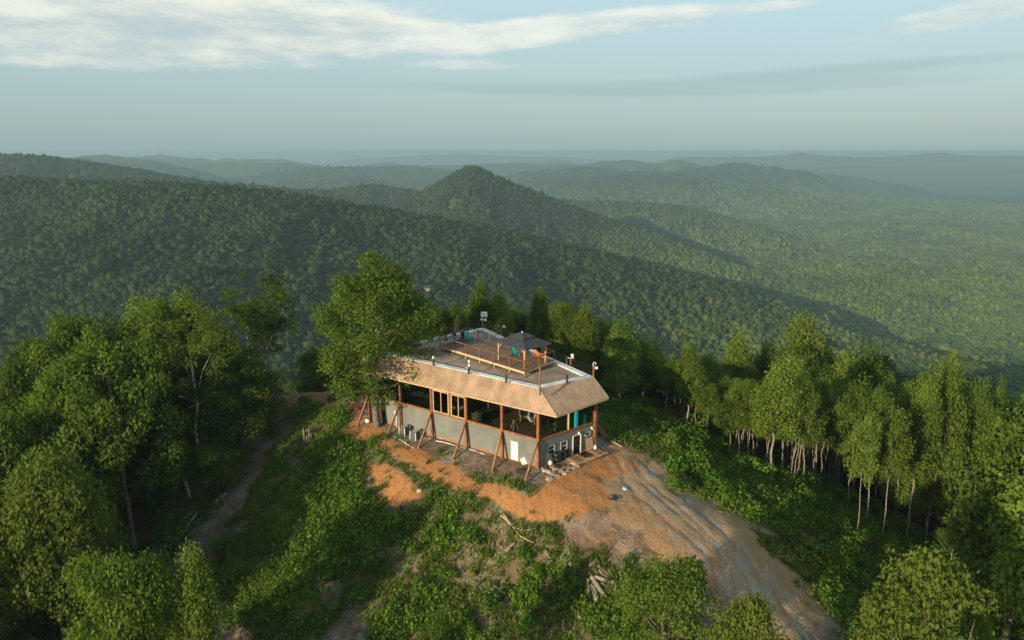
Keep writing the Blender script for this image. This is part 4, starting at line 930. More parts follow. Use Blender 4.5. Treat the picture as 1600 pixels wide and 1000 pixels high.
for (px0, py0, px1, py1, lb) in ((900, 727, 925, 716, 'pale plank edging the ground before the platform'), (940, 700, 946, 706, 'curved pale offcut lying at the right end of the platform'), (915, 722, 935, 712, 'brown plank lying on the clay before the platform'), (862, 736, 884, 729, 'thin plank between the pallet and stones')):
    stick(px0, py0, px1, py1, .06, M['palewood'], lb, 'plank', 'plank')
stick(948, 688, 972, 700, .10, M['deadwood'], 'weathered beam at the foot of the right-hand props', 'beam', 'beam')
# clutter by the white door
b = gp(823, 722); tag(MB().box(b+[0, 0, .55], (.14, .02, 0), (-.02, .08, .02), (.0, .06, .55)).build('white_panel', M['white']), 'narrow white panel standing right of the white door', 'panel')
b = gp(818, 725); tag(MB().box(b+[0, 0, .3], (.22, .05, .10), (-.02, .03, .0), (-.14, .08, .30)).build('white_panel', M['white']), 'white panel leaning askew by the white door', 'panel')
b = gp(811.5, 720); tag(MB().lathe(b, [(.13, 0), (.15, .3), (.13, .36)], 12).build('bucket', M['white'], None, True), 'small white bucket beside the white door', 'bucket')
rock(816, 737, .75, M['darkint'], 'dark mound of soil below the white door', name='soil_mound', sq=.3)
# hose reel and red bits by the oak
b = gp(574, 662); o = empty('hose_reel', b, 'white-rimmed hose reel beside the trunk of the big oak', 'reel'); MB().tube([b+[0, -.1, .4], b+[0, .25, .4]], .2, 14).build('drum', M['black'], o); MB().tube([b+[0, -.16, .4], b+[0, -.11, .4]], .24, 16).build('rim', M['white'], o)
for sx in (-.25, .25): MB().beam(b+[sx, .05, 0], b+[0, .05, .4], .05).build('leg', M['black'], o)
tag(leaf_patch([gp(552, 638)+[0, 0, .3], gp(558, 641)+[0, 0, .3]], .5, 60, .22, simple('red_leaves', (.42, .06, .03), .3), 'red_shrub', None), 'low red-leaved shrub left of the big oak', 'shrub')
# tiny houses far off on the forested ridge
for (px, py, Y, w_, lb) in ((513, 371, 860, 4, 'tiny grey house in the trees on the far ridge, the upper left one'), (666, 404, 800, 4, 'tiny pale house in the trees on the far ridge, the lower right one')):
    q = at_y(px, py, Y); zg = float(Hg(np.array([q[0]]), np.array([q[1]]))[0])+5.5; o = empty('distant_house', (q[0], q[1], zg), lb, 'house')
    poly = [(q[0]-w_, q[1]-4), (q[0]+w_, q[1]-4), (q[0]+w_, q[1]+4), (q[0]-w_, q[1]+4)]
    MB().prism(poly, zg-6, zg+3).build('wall', M['siding'], o)
    rb = MB().add([(q[0]-w_-1, q[1]-5, zg+3), (q[0]+w_+1, q[1]-5, zg+3), (q[0]+w_+1, q[1]+5, zg+3), (q[0]-w_-1, q[1]+5, zg+3), (q[0]-w_-1, q[1], zg+5.5), (q[0]+w_+1, q[1], zg+5.5)], [(0, 1, 5, 4), (2, 3, 4, 5), (0, 4, 3), (1, 2, 5), (3, 2, 1, 0)]).build('roof', M['gazroof'], o)
    for k_ in (-.6, 0, .6): MB().box((q[0]+w_*k_, q[1]-4.05, zg+1), (.6, 0, 0), (0, .06, 0), (0, 0, .7)).build('window', M['greymetal'], o)
# --- logs, stumps and fallen wood
def log(z0, z1, r, label, grp=None, lift=0., face=True, mt=None):
    s_ = 6.25; a, b = gp(840+z0[0]/s_, 840+z0[1]/s_), gp(840+z1[0]/s_, 840+z1[1]/s_)
    a = a+[0, 0, r+lift]; b = b+[0, 0, r+lift*.8]; L_ = np.linalg.norm(b-a); e = (b-a)/L_
    o = empty('log', a, label, 'log', grp)
    pts_ = [a+(b-a)*t+np.r_[rng.normal(size=2)*.015, 0] for t in (0, .33, .66, 1)]
    MB().tube(pts_, [r*1.05, r, r*.96, r*.9], 10, False).build('bark', mt or M['log'], o, True)
    for p_, dr_ in ((a, -e), (b, e)): MB().tube([p_-dr_*.01, p_+dr_*.015], r*.93, 10).build('cut_face', M['cutwood'], o)
LG = 'logs in the heap beside the drive'
LOGS = [((490,305),(590,255),.20,.10,'short thick log across the top of the heap'),((590,290),(720,410),.15,.05,'long dark log down the right edge of the heap'),((600,350),(715,440),.15,.12,'dark log below the long dark one at the right of the heap'),((550,310),(590,385),.15,.0,'short dark log under the top of the heap'),((500,360),(545,410),.12,.1,'stubby log at the left shoulder of the heap'),
 ((560,430),(740,480),.17,.30,'tan log lying crosswise in the middle of the heap'),((525,440),(660,625),.19,.35,'brightest long log running down the middle of the heap'),((540,510),(580,680),.23,.30,'thick grey-white log left of the brightest one'),((490,440),(500,605),.17,.15,'dark upright-lying log at the left side of the heap'),((740,480),(785,535),.16,.1,'short log at the right end of the heap'),((600,470),(700,515),.14,.2,'tan log under the crosswise one'),((640,525),(720,580),.13,.1,'small split log low in the right of the heap'),((680,560),(740,570),.12,.0,'small log end lowest at the right of the heap'),
 ((440,610),(515,690),.18,.0,'grey log at the lower left of the heap'),((300,725),(400,670),.15,.0,'grey log lying apart left of the heap'),((280,770),(370,850),.16,.0,'log with a pale cut end below the heap'),((255,830),(262,940),.18,.0,'thick pale stub at the bottom left of the heap'),((390,750),(430,830),.20,.0,'dark stub beside an orange cut face'),((425,735),(490,765),.20,.05,'stub with an orange cut face below the heap'),((500,790),(525,835),.17,.0,'small tan stub half hidden by the olive tree'),((290,930),(360,965),.17,.0,'grey stub at the bottom of the picture below the heap'),((600,540),(625,590),.12,.1,'small log wedged under the brightest one')]
for a, b, r, lf, lb in LOGS: log(a, b, r, lb, LG, lf, mt=M['palebark'] if 'bright' in lb or 'white' in lb else None)
stick(865, 953, 896, 934, .07, M['deadwood'], 'long thin split pole lying left of the log heap', 'pole', 'pole', r1=.05)
for i, (z0, z1, r, lb) in enumerate((((70,150),(130,225),.22,'upright weathered stump end in the weeds, highest of three'),((75,260),(145,260),.20,'short pale log section in the weeds below the weathered stump'),((275,290),(340,285),.24,'pale cut block in the weeds nearest the log heap'),((360,230),(450,245),.13,'short brown log above the pale cut block'))):
    log(z0, z1, r, lb)
stick(790, 868, 806, 850, .17, M['log'], 'grey log section lying in the weeds below the forked dead branch', 'log', 'log'); stick(770, 862, 771, 850, .14, M['log'], 'small grey stub left of the grey log section', 'log', 'log')
def deadtree(name, label, lines, r0, mt=M['deadwood'], lift=.55, cat='branch'):
    mb = MB()
    for k_, ln_ in enumerate(lines):
        P_ = []
        for i, (px, py) in enumerate(ln_):
            p = gp(px, py); P_.append(p+[0, 0, r0+lift*(math.sin(i*2.1+k_)*.5+.6)])
        rr_ = r0*(1 if k_ == 0 else .6)
        mb.tube(P_, np.linspace(rr_, rr_*.35, len(P_)), 7)
    return tag(mb.build(name, mt, None, True), label, cat)
deadtree('dead_branch', 'forked bleached branch lying between the weeds and the clay', [[(783, 812), (791, 822), (806, 832), (814, 845), (832, 858)], [(790, 818), (803, 831), (820, 832), (838, 835)], [(786, 814), (800, 818), (806, 828)], [(822, 851), (833, 850)]], .09, M['palewood'])
deadtree('fallen_tree', 'long grey fallen tree with branches at the woods edge', [[(312, 803), (300, 822), (283, 842), (262, 856), (240, 868), (218, 880)], [(308, 806), (290, 815), (270, 826), (250, 835)], [(262, 856), (256, 868), (246, 885)], [(298, 824), (314, 818)], [(312, 826), (300, 840), (290, 850)]], .16)
stick(336, 790, 356, 773, .22, M['deadwood'], 'thick pale log on the bank right of the leaning tree', 'log', 'log')
b = gp(481, 698)
o = empty('split_stump', b, 'tall splintered stump standing at the top of the weedy slope', 'stump')
for dx_, h_, r_ in ((-.35, 2.3, .17), (.0, 1.5, .20), (.28, 2.5, .16), (.45, 1.7, .13)): MB().tube([b+[dx_*.7, 0, -.2], b+[dx_, 0, h_*.6], b+[dx_*1.1, .05, h_]], [r_, r_*.9, r_*.35], 7).build('splinter', M['log'], o, True)
for (a_, b_, c_, d_, r_, lb) in ((440,708,463,697,.09,'pale stick on the bank below the splintered stump'),(415,755,432,725,.12,'long grey log on the bank above the weedy slope'),(462,735,486,748,.09,'dead branch in the weeds right of the grey log'),(486,757,500,750,.08,'short bright stick in the weeds'),(394,663,420,672,.16,'fallen log at the feet of the slim trunks'),(400,672,415,680,.15,'shorter fallen log in front of the slim trunks'),(362,870,372,855,.07,'thin stick at the left edge of the weedy slope'),(395,995,470,960,.06,'long thin stick near the bottom edge of the slope'),(505,772,512,764,.09,'small splintered block in the weeds'),(444,700,470,715,.07,'thin broken branch beside the splintered stump'),(450,955,468,948,.08,'short dead stick on the bare patch of the lower slope'),(540,905,560,892,.06,'short dead stick in the weeds of the middle slope'),(1160,765,1175,775,.09,'bleached branch among shrubs on the right bank'),(1200,783,1222,778,.08,'dead stick beside the flat grey rock')):
    stick(a_, b_, c_, d_, r_, M['deadwood'], lb, 'stick' if r_ < .1 else 'log', 'stick' if r_ < .1 else 'log', sub=5, wob=.03, r1=r_*.6)

# ------------------------------------------------------------------ vegetation builders
def leaf_cloud(centres, radii, per, size, seed, flat=1.0, up=.35, shell=.55, n_override=None):
    "small folded leaf sprays spread through clumps; returns verts, quads"
    r = np.random.default_rng(seed); Vs = []
    for c, rad in zip(centres, radii):
        nn = max(6, int(per*rad*rad))
        d = r.normal(size=(nn, 3)); d /= np.linalg.norm(d, axis=1)[:, None]
        rr_ = rad*(shell+(1-shell)*r.random(nn)**.6)*(1+.18*r.normal(size=nn))
        p = c+d*rr_[:, None]*np.array([1, 1, flat])
        nrm = d*1.0+r.normal(size=(nn, 3))*.75+np.array([0, 0, up]); nrm /= np.linalg.norm(nrm, axis=1)[:, None]
        a = np.cross(nrm, r.normal(size=(nn, 3))); a /= np.linalg.norm(a, axis=1)[:, None]; b = np.cross(nrm, a)
        s1 = size*(.6+.8*r.random(nn))[:, None]; s2 = s1*(.45+.4*r.random(nn))[:, None]
        q = np.stack([p-a*s1*.5, p+b*s2*.5+nrm*s1*.10, p+a*s1*.5, p-b*s2*.5+nrm*s1*.10], 1)
        Vs.append(q.reshape(-1, 3))
    V = np.concatenate(Vs); F = np.arange(len(V)).reshape(-1, 4)
    return V, F
def limb(mb, r, p0, d0, L, r0, segs=4, droop=.0, n=5, wig=.18):
    pts = [np.array(p0, float)]; d = np.array(d0, float); d /= np.linalg.norm(d)
    for i in range(segs):
        d = d+r.normal(size=3)*wig+np.array([0, 0, -droop]); d /= np.linalg.norm(d); pts.append(pts[-1]+d*L/segs)
    mb.tube(pts, np.linspace(r0, max(r0*.22, .012), segs+1), n, False)
    return pts
def gen_tree(seed, h, cb, cr, shape, clumps, csz, per, leaf, tr, bark, leafm, lean=0.0, name='tree', limbs=14, bare=0, conif=False, flat=.8):
    r = np.random.default_rng(seed); mb = MB()
    la = r.random()*6.28; ld = np.array([math.cos(la), math.sin(la)])*lean
    tp = []
    for i in range(9):
        t = i/8; tp.append(np.array([ld[0]*t*t*h+r.normal()*.012*h*(t > 0), ld[1]*t*t*h+r.normal()*.012*h*(t > 0), t*h*.96]))
    tp = np.array(tp); tp[0, 2] = -1.0
    mb.tube(tp, tr*np.array([1.25, .92, .82, .72, .62, .5, .38, .24, .08]), 8, False)
    def trunk(z):
        t = np.clip(z/h/.96, 0, 1)*8; i = int(min(7, t)); return tp[i]+(tp[i+1]-tp[i])*(t-i)
    def env(t):   # crown radius at relative height 0..1
        if shape == 'round': return cr*math.sqrt(max(.02, 1-(2*t-.85)**2/1.35))*(1.0 if t < .8 else 1-(t-.8)*2)
        if shape == 'spire': return cr*(1-t)**.75*(.6+.4*min(1, t*5))+.25
        if shape == 'oval': return cr*(math.sin(math.pi*min(1, t*.86+.14))**.7)+.2
        return cr*(1-t)+.2
    cs = []; rs = []
    for k_ in range(limbs):
        t = (k_+r.random()*.8)/limbs; z0 = h*(cb+(1-cb)*t*.86); a = k_*2.4+r.random()*.8; e = env(t)
        upd = (.15 if conif else .35+.6*t)
        L = e*(.75+.35*r.random())
        p0 = trunk(z0-L*upd*.35); pts = limb(mb, r, p0, (math.cos(a), math.sin(a), upd), L, tr*(.42 if not conif else .2)*(1-.6*t), 4, .02 if not conif else .05)
        for q in range(1 if conif else 3):
            j = 1+q % 3; sp = limb(mb, r, pts[j], (math.cos(a+(q-1)*.9), math.sin(a+(q-1)*.9), .3+.4*r.random()), L*.5, tr*.14*(1-.5*t), 3, 0, 4)
            cs.append(sp[-1]); rs.append(csz*(.7+.5*r.random()))
        cs.append(pts[-1]); rs.append(csz*(.75+.5*r.random()))
        if conif:
            for j in (2, 3): cs.append(pts[j]); rs.append(csz*.8)
    while len(cs) < clumps:
        t = r.random()**.85; a = r.random()*6.28; e = env(t)*(.62+.42*r.random()**.6); z = h*(cb+(1-cb)*t)
        c = trunk(z)*[1, 1, 0]+[math.cos(a)*e, math.sin(a)*e, z]
        if (vnoise(np.array([c[0]*.45+seed*3.1]), np.array([c[1]*.45+c[2]*.4]), seed)[0] < .30): continue
        cs.append(c); rs.append(csz*(.6+.7*r.random()))
    for k_ in range(bare):    # dead limbs that show below the crown
        z0 = h*(.25+.5*r.random()); a = r.random()*6.28
        pts = limb(mb, r, trunk(z0), (math.cos(a), math.sin(a), .25), cr*.9, tr*.28, 5, .0, 5, .3)
        limb(mb, r, pts[2], (math.cos(a+.8), math.sin(a+.8), .4), cr*.5, tr*.14, 3, 0, 4, .3)
    V, F = leaf_cloud(cs, rs, per, leaf, seed, flat)
    crown = np_mesh(name+'_crown', V, F, leafm)
    tv = np.concatenate(mb.v); tm = bpy.data.meshes.new(name+'_trunk'); tm.from_pydata(tv.tolist(), [], mb.f); tm.polygons.foreach_set('use_smooth', [True]*len(tm.polygons)); tm.materials.append(bark)
    return dict(trunk=tm, crown=crown, h=h, cr=cr, la=la)
OAK = [gen_tree(11+i, 14, .30-.04*i, 5.0, 'round', 100, 1.25, 125, .29, .26, M['bark'], M['oakleaf'], .05, 'oak', 13) for i in range(4)]
BIGOAK = gen_tree(31, 20, .20, 6.4, 'oval', 200, 1.3, 105, .31, .42, M['bark'], M['oakleaf'], .02, 'big_oak', 24)
POP = [gen_tree(51+i, 15, .60-.05*i, 2.5, 'oval', 60, .85, 170, .28, .10, M['palebark'], M['poplarleaf'], .03, 'poplar', 13, flat=1.25) for i in range(4)]
TULIP = [gen_tree(61+i, 17, .22+.1*i, 3.6, 'spire', 95, 1.05, 130, .29, .19, M['palebark'], M['poplarleaf'], .02, 'tulip_tree', 16, flat=1.15) for i in range(3)]
PINE = [gen_tree(71+i, 15, .25, 3.3, 'spire', 60, .75, 120, .30, .17, M['bark'], M['pineleaf'], .02, 'pine', 26, conif=True, flat=.45) for i in range(2)]
SAP = [gen_tree(81+i, 8, .18, 2.0, 'spire', 30, .5, 110, .26, .07, M['palebark'], M['pineleaf'], .03, 'young_pine', 18, conif=True, flat=.4) for i in range(2)]
LEAN = gen_tree(91, 15, .60, 3.8, 'round', 60, 1.1, 115, .29, .24, M['leanbark'], M['oakleaf'], .30, 'bare_limbed_tree', 10, bare=9)
OPEN = gen_tree(93, 10, .45, 3.2, 'round', 26, .95, 110, .29, .17, M['palebark'], M['poplarleaf'], .03, 'forked_tree', 12, bare=4)
def gen_shrub(seed, rad, leafm, leaf=.19, per=290):
    r = np.random.default_rng(seed); cs = []; rs = []; mb = MB()
    for i in range(11):
        a = r.random()*6.28; d = rad*.75*math.sqrt(r.random()); z = rad*(.35+.75*r.random())*(1-.35*d/rad)
        cs.append(np.array([math.cos(a)*d, math.sin(a)*d, z])); rs.append(rad*(.26+.22*r.random()))
        limb(mb, r, (0, 0, -.15), (math.cos(a)*d, math.sin(a)*d, z), math.hypot(d, z), .03, 3, 0, 4)
    V, F = leaf_cloud(cs, rs, per, leaf, seed, 1.0, .5, .3)
    cm = np_mesh('shrub_leaves', V, F, leafm)
    tv = np.concatenate(mb.v); tm = bpy.data.meshes.new('shrub_stems'); tm.from_pydata(tv.tolist(), [], mb.f); tm.materials.append(M['bark'])
    return dict(trunk=tm, crown=cm, h=rad*1.35, cr=rad)
SHRUB = [gen_shrub(101+i, 1.0, M['shrubleaf']) for i in range(4)]
TREES = []   # (x, y, crown radius) of everything planted
def plant(P, x, y, h, wscale=None, rz=None, name='tree', label=None, cat='tree', group=None, z=None, parts=('trunk', 'crown'), tilt=None):
    z0 = HV((x, y)) if z is None else z
    s = h/P['h']; sx = s if wscale is None else wscale/P['cr']
    o = empty(name, (x, y, z0-.05), label, cat, group, rng.random()*6.28 if rz is None else rz)
    o.scale = (sx, sx*(1+.12*(rng.random()-.5)), s)
    if tilt: o.rotation_euler = (tilt[0], tilt[1], o.rotation_euler[2])
    for nm, me_ in zip(parts, (P['trunk'], P['crown'])):
        c_ = bpy.data.objects.new(nm, me_); C.objects.link(c_); c_.parent = o
    TREES.append((x, y, sx*P['cr'])); return o
def sky_top(px, pytop, Y):
    return at_y(px, pytop, Y)
def T(P, px, pytop, Y, wpx=None, base=None, **k):
    "tree whose top shows at (px, pytop); Y metres ahead, or base = pixel of its foot"
    if base is not None: b = g(*base); x, y = b[0], b[1]; top = at_y(px, pytop, y)[2]
    else: q = at_y(px, pytop, Y); x, y, top = q[0], Y, q[2]
    z0 = HV((x, y)); hh = max(3.0, top-z0)
    ws = None
    if wpx: ws = wpx/2*math.hypot(y, CAMZ-top)/FPX
    return plant(P, x, y, hh, ws, **k)

# distinct trees
T(BIGOAK, 572, 403, None, 172, (591, 668), name='oak_tree', label='tall broad oak standing against the left end of the house', rz=.4)


def traced(name, label, lines, clumps, bark, leafm, rad, per=115, leaf=.27, seed=5):
    "tree whose trunk and limbs follow sight lines at its own distance, bent a little in depth"
    r = np.random.default_rng(seed); b = g(*lines[0][0][:2]); Yb = b[1]; o = empty(name, b, label, 'tree'); mb = MB()
    for k_, ln_ in enumerate(lines):
        P_ = []
        for i, (px, py) in enumerate(ln_):
            P_.append(at_y(px, py, Yb+(0 if k_ == 0 else .5*i*(-1)**k_)))
        if k_ == 0: P_[0] = b-[0, 0, .4]
        f_ = [1, .38, .34, .3, .3, .28, .25, .22, .2][k_] if k_ < 9 else .2
        mb.tube(P_, np.linspace(rad*f_, rad*f_*(.45 if k_ == 0 else .25), len(P_)), 8)
    mb.build('trunk', bark, o, True)
    cs_ = []; rs_ = []
    for px, py, rr_, n_ in clumps:
        for _ in range(n_):
            q = at_y(px+r.normal()*rr_*.55, py+r.normal()*rr_*.45, Yb+r.normal()*rr_*.05); cs_.append(q-b); rs_.append(r.uniform(.6, 1.15))
    V, F = leaf_cloud(cs_, rs_, per, leaf, seed, .85)
    c_ = bpy.data.objects.new('crown', np_mesh('crown', V, F, leafm)); C.objects.link(c_); c_.parent = o
    TREES.append((b[0], b[1], 3.)); return o
Z8 = lambda L: [(180+a/2.94, 560+b/2.94) for a, b in L]
traced('round_crowned_tree', 'pale round-crowned tree on a slim trunk by the dirt path', [[(431, 664), (427, 630), (422, 590), (418, 545), (410, 500), (405, 470)], [(418, 545), (432, 505), (445, 480)], [(420, 560), (395, 520), (375, 500)], [(412, 510), (385, 480)], [(410, 500), (425, 465)]],
  [(405, 490, 46, 40), (425, 455, 24, 12), (380, 500, 30, 14), (440, 500, 26, 12), (410, 530, 30, 10)], M['palebark'], M['oakleaf'], .20, seed=21)
traced('slim_tree', 'slim bare trunk left of the pale round-crowned tree', [[(398, 663), (398, 630), (396, 600), (392, 560), (385, 520)], [(396, 600), (380, 575)], [(393, 565), (405, 545)]], [(392, 575, 26, 8), (385, 540, 26, 9)], M['palebark'], M['oakleaf'], .18, seed=23)
traced('leaning_tree', 'leaning tree with long bleached bare limbs at the forest edge',
  [Z8(L) for L in ([(345,640),(325,570),(300,505),(262,420),(240,370),(205,295)], [(205,295),(150,250),(90,225),(40,190)], [(200,285),(165,255),(140,210),(110,170)], [(300,505),(245,495),(190,475),(125,465)], [(235,392),(130,402),(85,375),(0,355)], [(200,298),(100,320),(40,322)], [(222,330),(215,240),(225,150),(200,60)], [(262,420),(275,360),(320,300)])],
  [(235, 590, 42, 22), (205, 625, 30, 9), (265, 565, 34, 14), (200, 570, 36, 14)], M['leanbark'], M['oakleaf'], .24, seed=15)
traced('pale_trunk_tree', 'tree just right of the leaning bleached tree at the forest edge',
  [Z8(L) for L in ([(420,595),(405,520),(385,420),(368,330),(380,220),(355,60),(340,-60)], [(372,200),(320,180),(290,175)], [(398,205),(340,225),(310,245)], [(380,160),(400,60),(440,-20)], [(365,120),(320,40),(280,-10)])],
  [(318, 545, 40, 22), (300, 500, 36, 16), (340, 590, 30, 9), (300, 600, 26, 7), (345, 520, 30, 8)], M['leanbark'], M['oakleaf'], .22, seed=17)
T(PINE[0], 228, 440, 92, 62, name='pine_tree', label='pointed pine rising above the left woods')
T(OAK[1], 340, 690, None, 92, (343, 765), name='small_tree', label='low leafy young tree in front of the bank at the left')
T(OPEN, 1440, 690, None, 100, (1424, 808), name='forked_tree', label='small forked tree with pale limbs at the right end of the poplar stand')
T(SAP[0], 1508, 772, None, 62, (1482, 905), name='young_pine', label='thin young pine left of the other at the lower right slope')
T(SAP[1], 1592, 800, None, 74, (1572, 935), name='young_pine', label='thin young pine at the right edge on the lower slope')
T(PINE[1], 1605, 590, 62, 150, name='pine_tree', label='wide pine reaching in from the right edge')
T(OAK[0], 1478, 884, 34, 185, name='leafy_tree', label='bright leafy treetop in the lower right corner')
T(OAK[3], 1165, 938, 36, 118, name='leafy_tree', label='bright leafy treetop at the bottom beside the drive')
T(OAK[1], 1040, 878, 43, 152, name='leafy_tree', label='olive leafy tree at the bottom beside the log pile')
T(OAK[2], 690, 950, 42, 75, name='leafy_tree', label='small leafy treetop at the bottom edge left of the log pile')
T(OAK[1], 180, 852, 46, 160, name='leafy_tree', label='broad yellowish green treetop at the lower left')
T(TULIP[0], 292, 870, 46, 95, name='leafy_tree', label='narrow bright treetop right of the broad yellowish one at the lower left')
T(PINE[0], 1420, 962, 30, 120, name='pine_tree', label='pine tips poking up at the bottom right corner', wpx=None) if False else None
T(PINE[1], 1530, 940, 29, 150, name='pine_tree', label='pale pine tip below the bright treetop in the lower right corner')
BEHIND = ['pointed tree behind the far roof corner with the white horn', 'slender tree just right of the white horn post', 'tall pointed tree rising behind the gazebo roof', 'rounded tree right of the pointed one behind the gazebo', 'tall pointed tree behind the rear edge of the roof, right of the gazebo', 'low round tree between the big oak and the white horn post', 'dark tree partly behind the right side of the big oak', 'dark round tree right behind the right roof corner', 'large full tree first to the right of the right roof corner', 'narrower tree second to the right of the right roof corner', 'pointed tree at the left beginning of the poplar stand', 'dark treetop close beside the crown of the big oak']
for i, (px, py, Y, wp, P) in enumerate([(750, 444, 97, 62, TULIP[1]), (785, 462, 95, 60, TULIP[0]), (845, 456, 94, 50, TULIP[2]), (878, 470, 92, 48, OAK[1]), (915, 478, 90, 60, TULIP[1]), (705, 474, 98, 55, OAK[2]), (668, 480, 96, 60, OAK[0]), (950, 520, 92, 60, OAK[3]), (975, 506, 88, 80, TULIP[0]), (1010, 530, 92, 60, TULIP[1]), (1080, 541, 84, 54, TULIP[2]), (640, 492, 94, 60, OAK[1])]):
    T(P, px, py, Y, wp, name='tree', label=BEHIND[i], group='trees directly behind the house')
TOPS = ['dark pointed treetop at the left, behind the start of the poplar stand', 'biggest pointed treetop towering behind the middle of the poplar stand', 'pale bushy treetop behind the right part of the poplar stand', 'small round treetop left of the pale bushy one behind the poplars', 'round treetop between the dark pointed and the biggest pointed ones', 'large bright treetop right of the poplar stand', 'narrow bright treetop just left of the large bright one at the right', 'round treetop right of the large bright one', 'small pointed treetop near the right edge behind the wide pine']
for i, (px, py, Y, wp, P) in enumerate([(1155, 522, 104, 66, TULIP[1]), (1250, 502, 108, 115, TULIP[0]), (1360, 545, 100, 85, TULIP[1]), (1318, 560, 104, 60, OAK[1]), (1200, 545, 110, 60, OAK[0]), (1490, 568, 76, 90, TULIP[0]), (1452, 588, 74, 70, TULIP[2]), (1540, 592, 80, 60, OAK[2]), (1565, 600, 84, 50, TULIP[1])]):
    T(P, px, py, Y, wp, name='tree', label=TOPS[i], group='treetops behind the poplar stand')
for i, (px, py, Y, wp, P, lb) in enumerate([(1345, 602, 74, 58, POP[0], 'bright crown near the right end of the poplar stand, highest of that end'), (1378, 618, 71, 60, POP[1], 'bright crown just right of the highest one at the right end of the poplars'), (1405, 640, 68, 52, POP[2], 'last bright crown at the right end of the poplar stand'), (1425, 606, 80, 60, TULIP[0], 'taller tree behind the last crown of the poplar stand'), (1390, 592, 86, 64, TULIP[1], 'green tree behind the right end of the poplar stand, second in depth'), (1360, 640, 66, 46, POP[3], 'small bright poplar in front of the right end of the stand')]):
    T(P, px, py, Y, wp, name='tree', label=lb, group='trees at the right end of the poplar stand')
# the stand of thin poplars on the slope right of the house
sline = np.array([(965, 612), (1005, 632), (1050, 655), (1100, 690), (1150, 725), (1200, 750), (1250, 765), (1310, 774), (1385, 785)], float)
ytop = np.interp
for i in range(165):
    t = rng.random()**.8*8; j = int(min(7, t)); q = sline[j]+(sline[j+1]-sline[j])*(t-j)
    b = g(q[0]+rng.normal()*3, q[1]-4); back = rng.random()**1.1*19
    dd = np.array([b[0], b[1]]); dd = dd/np.linalg.norm(dd); x, y = b[0]+dd[0]*back, b[1]+dd[1]*back
    pxx = 800+FPX*x/(y*math.cos(PITCH)+25*math.sin(PITCH)*.7)
    tp_ = np.interp(q[0], [965, 1050, 1120, 1180, 1240, 1300, 1370], [560, 575, 590, 596, 585, 596, 612])+rng.random()*32+(6 if back < 4 else 0)
    z0 = HV((x, y)); dist = math.hypot(x, y)
    top = CAMZ-y*math.tan(PITCH-math.atan((500-tp_)/FPX))
    hh = min(17, max(7, top-z0))
    plant(POP[i % 4], x, y, hh, 1.25+.75*rng.random(), name='poplar_tree', label='thin bare-trunked poplar in the dense stand right of the house', group='poplar stand right of the house')
# fill the woods: individual trees, kept under the canopy line and out of the clearing
CLEAR = [tuple(g(a, b)[:2]) for a, b in [(352,612),(395,640),(425,668),(395,700),(345,785),(300,830),(250,880),(215,935),(230,1000)]]+[(-8, 20), (30, 16)]+[tuple(g(a, b)[:2]) for a, b in [(1500,1000),(1590,960),(1560,900),(1500,860),(1420,812),(1350,785),(1290,778),(1200,757),(1110,700),(1050,660),(1000,632),(965,615)]]+[(13, 82), (0, 95), (-8, 96), (-18, 88), (-22, 92)]
SK = np.array([(-300, 575), (0, 540), (60, 528), (110, 500), (150, 494), (200, 478), (250, 474), (300, 466), (345, 458), (380, 470), (440, 478), (470, 500), (500, 500), (560, 490), (640, 498), (700, 490), (760, 478), (850, 478), (930, 500), (1000, 530), (1060, 555), (1120, 560), (1160, 548), (1210, 545), (1290, 540), (1350, 562), (1420, 575), (1500, 590), (1600, 612), (1900, 640)], float)
def canopy_top(x, y, H0):
    "highest z a crown may reach"
    c_, s_ = math.cos(PITCH), math.sin(PITCH); z = H0
    zc = y*c_-(z-CAMZ)*s_; px = 800+FPX*x/zc; py = np.interp(px, SK[:, 0], SK[:, 1])
    if math.hypot(x, y) < 81 and 55 < px < 395: py = 830 if px > 120 else 690
    elif math.hypot(x, y) < 88 and 370 < px < 470: py = 640
    ang = PITCH-math.atan((500-py)/FPX)
    return CAMZ-y*math.tan(ang), px
cand = []
for ix in range(-23, 25):
    for iy in range(2, 34):
        x = ix*5.4+rng.uniform(-2, 2)+(iy % 2)*2.7; y = 14+iy*4.8+rng.uniform(-1.8, 1.8); cand.append((math.hypot(x, y), x, y))
cand.sort(); nfill = 0; FAR0 = []
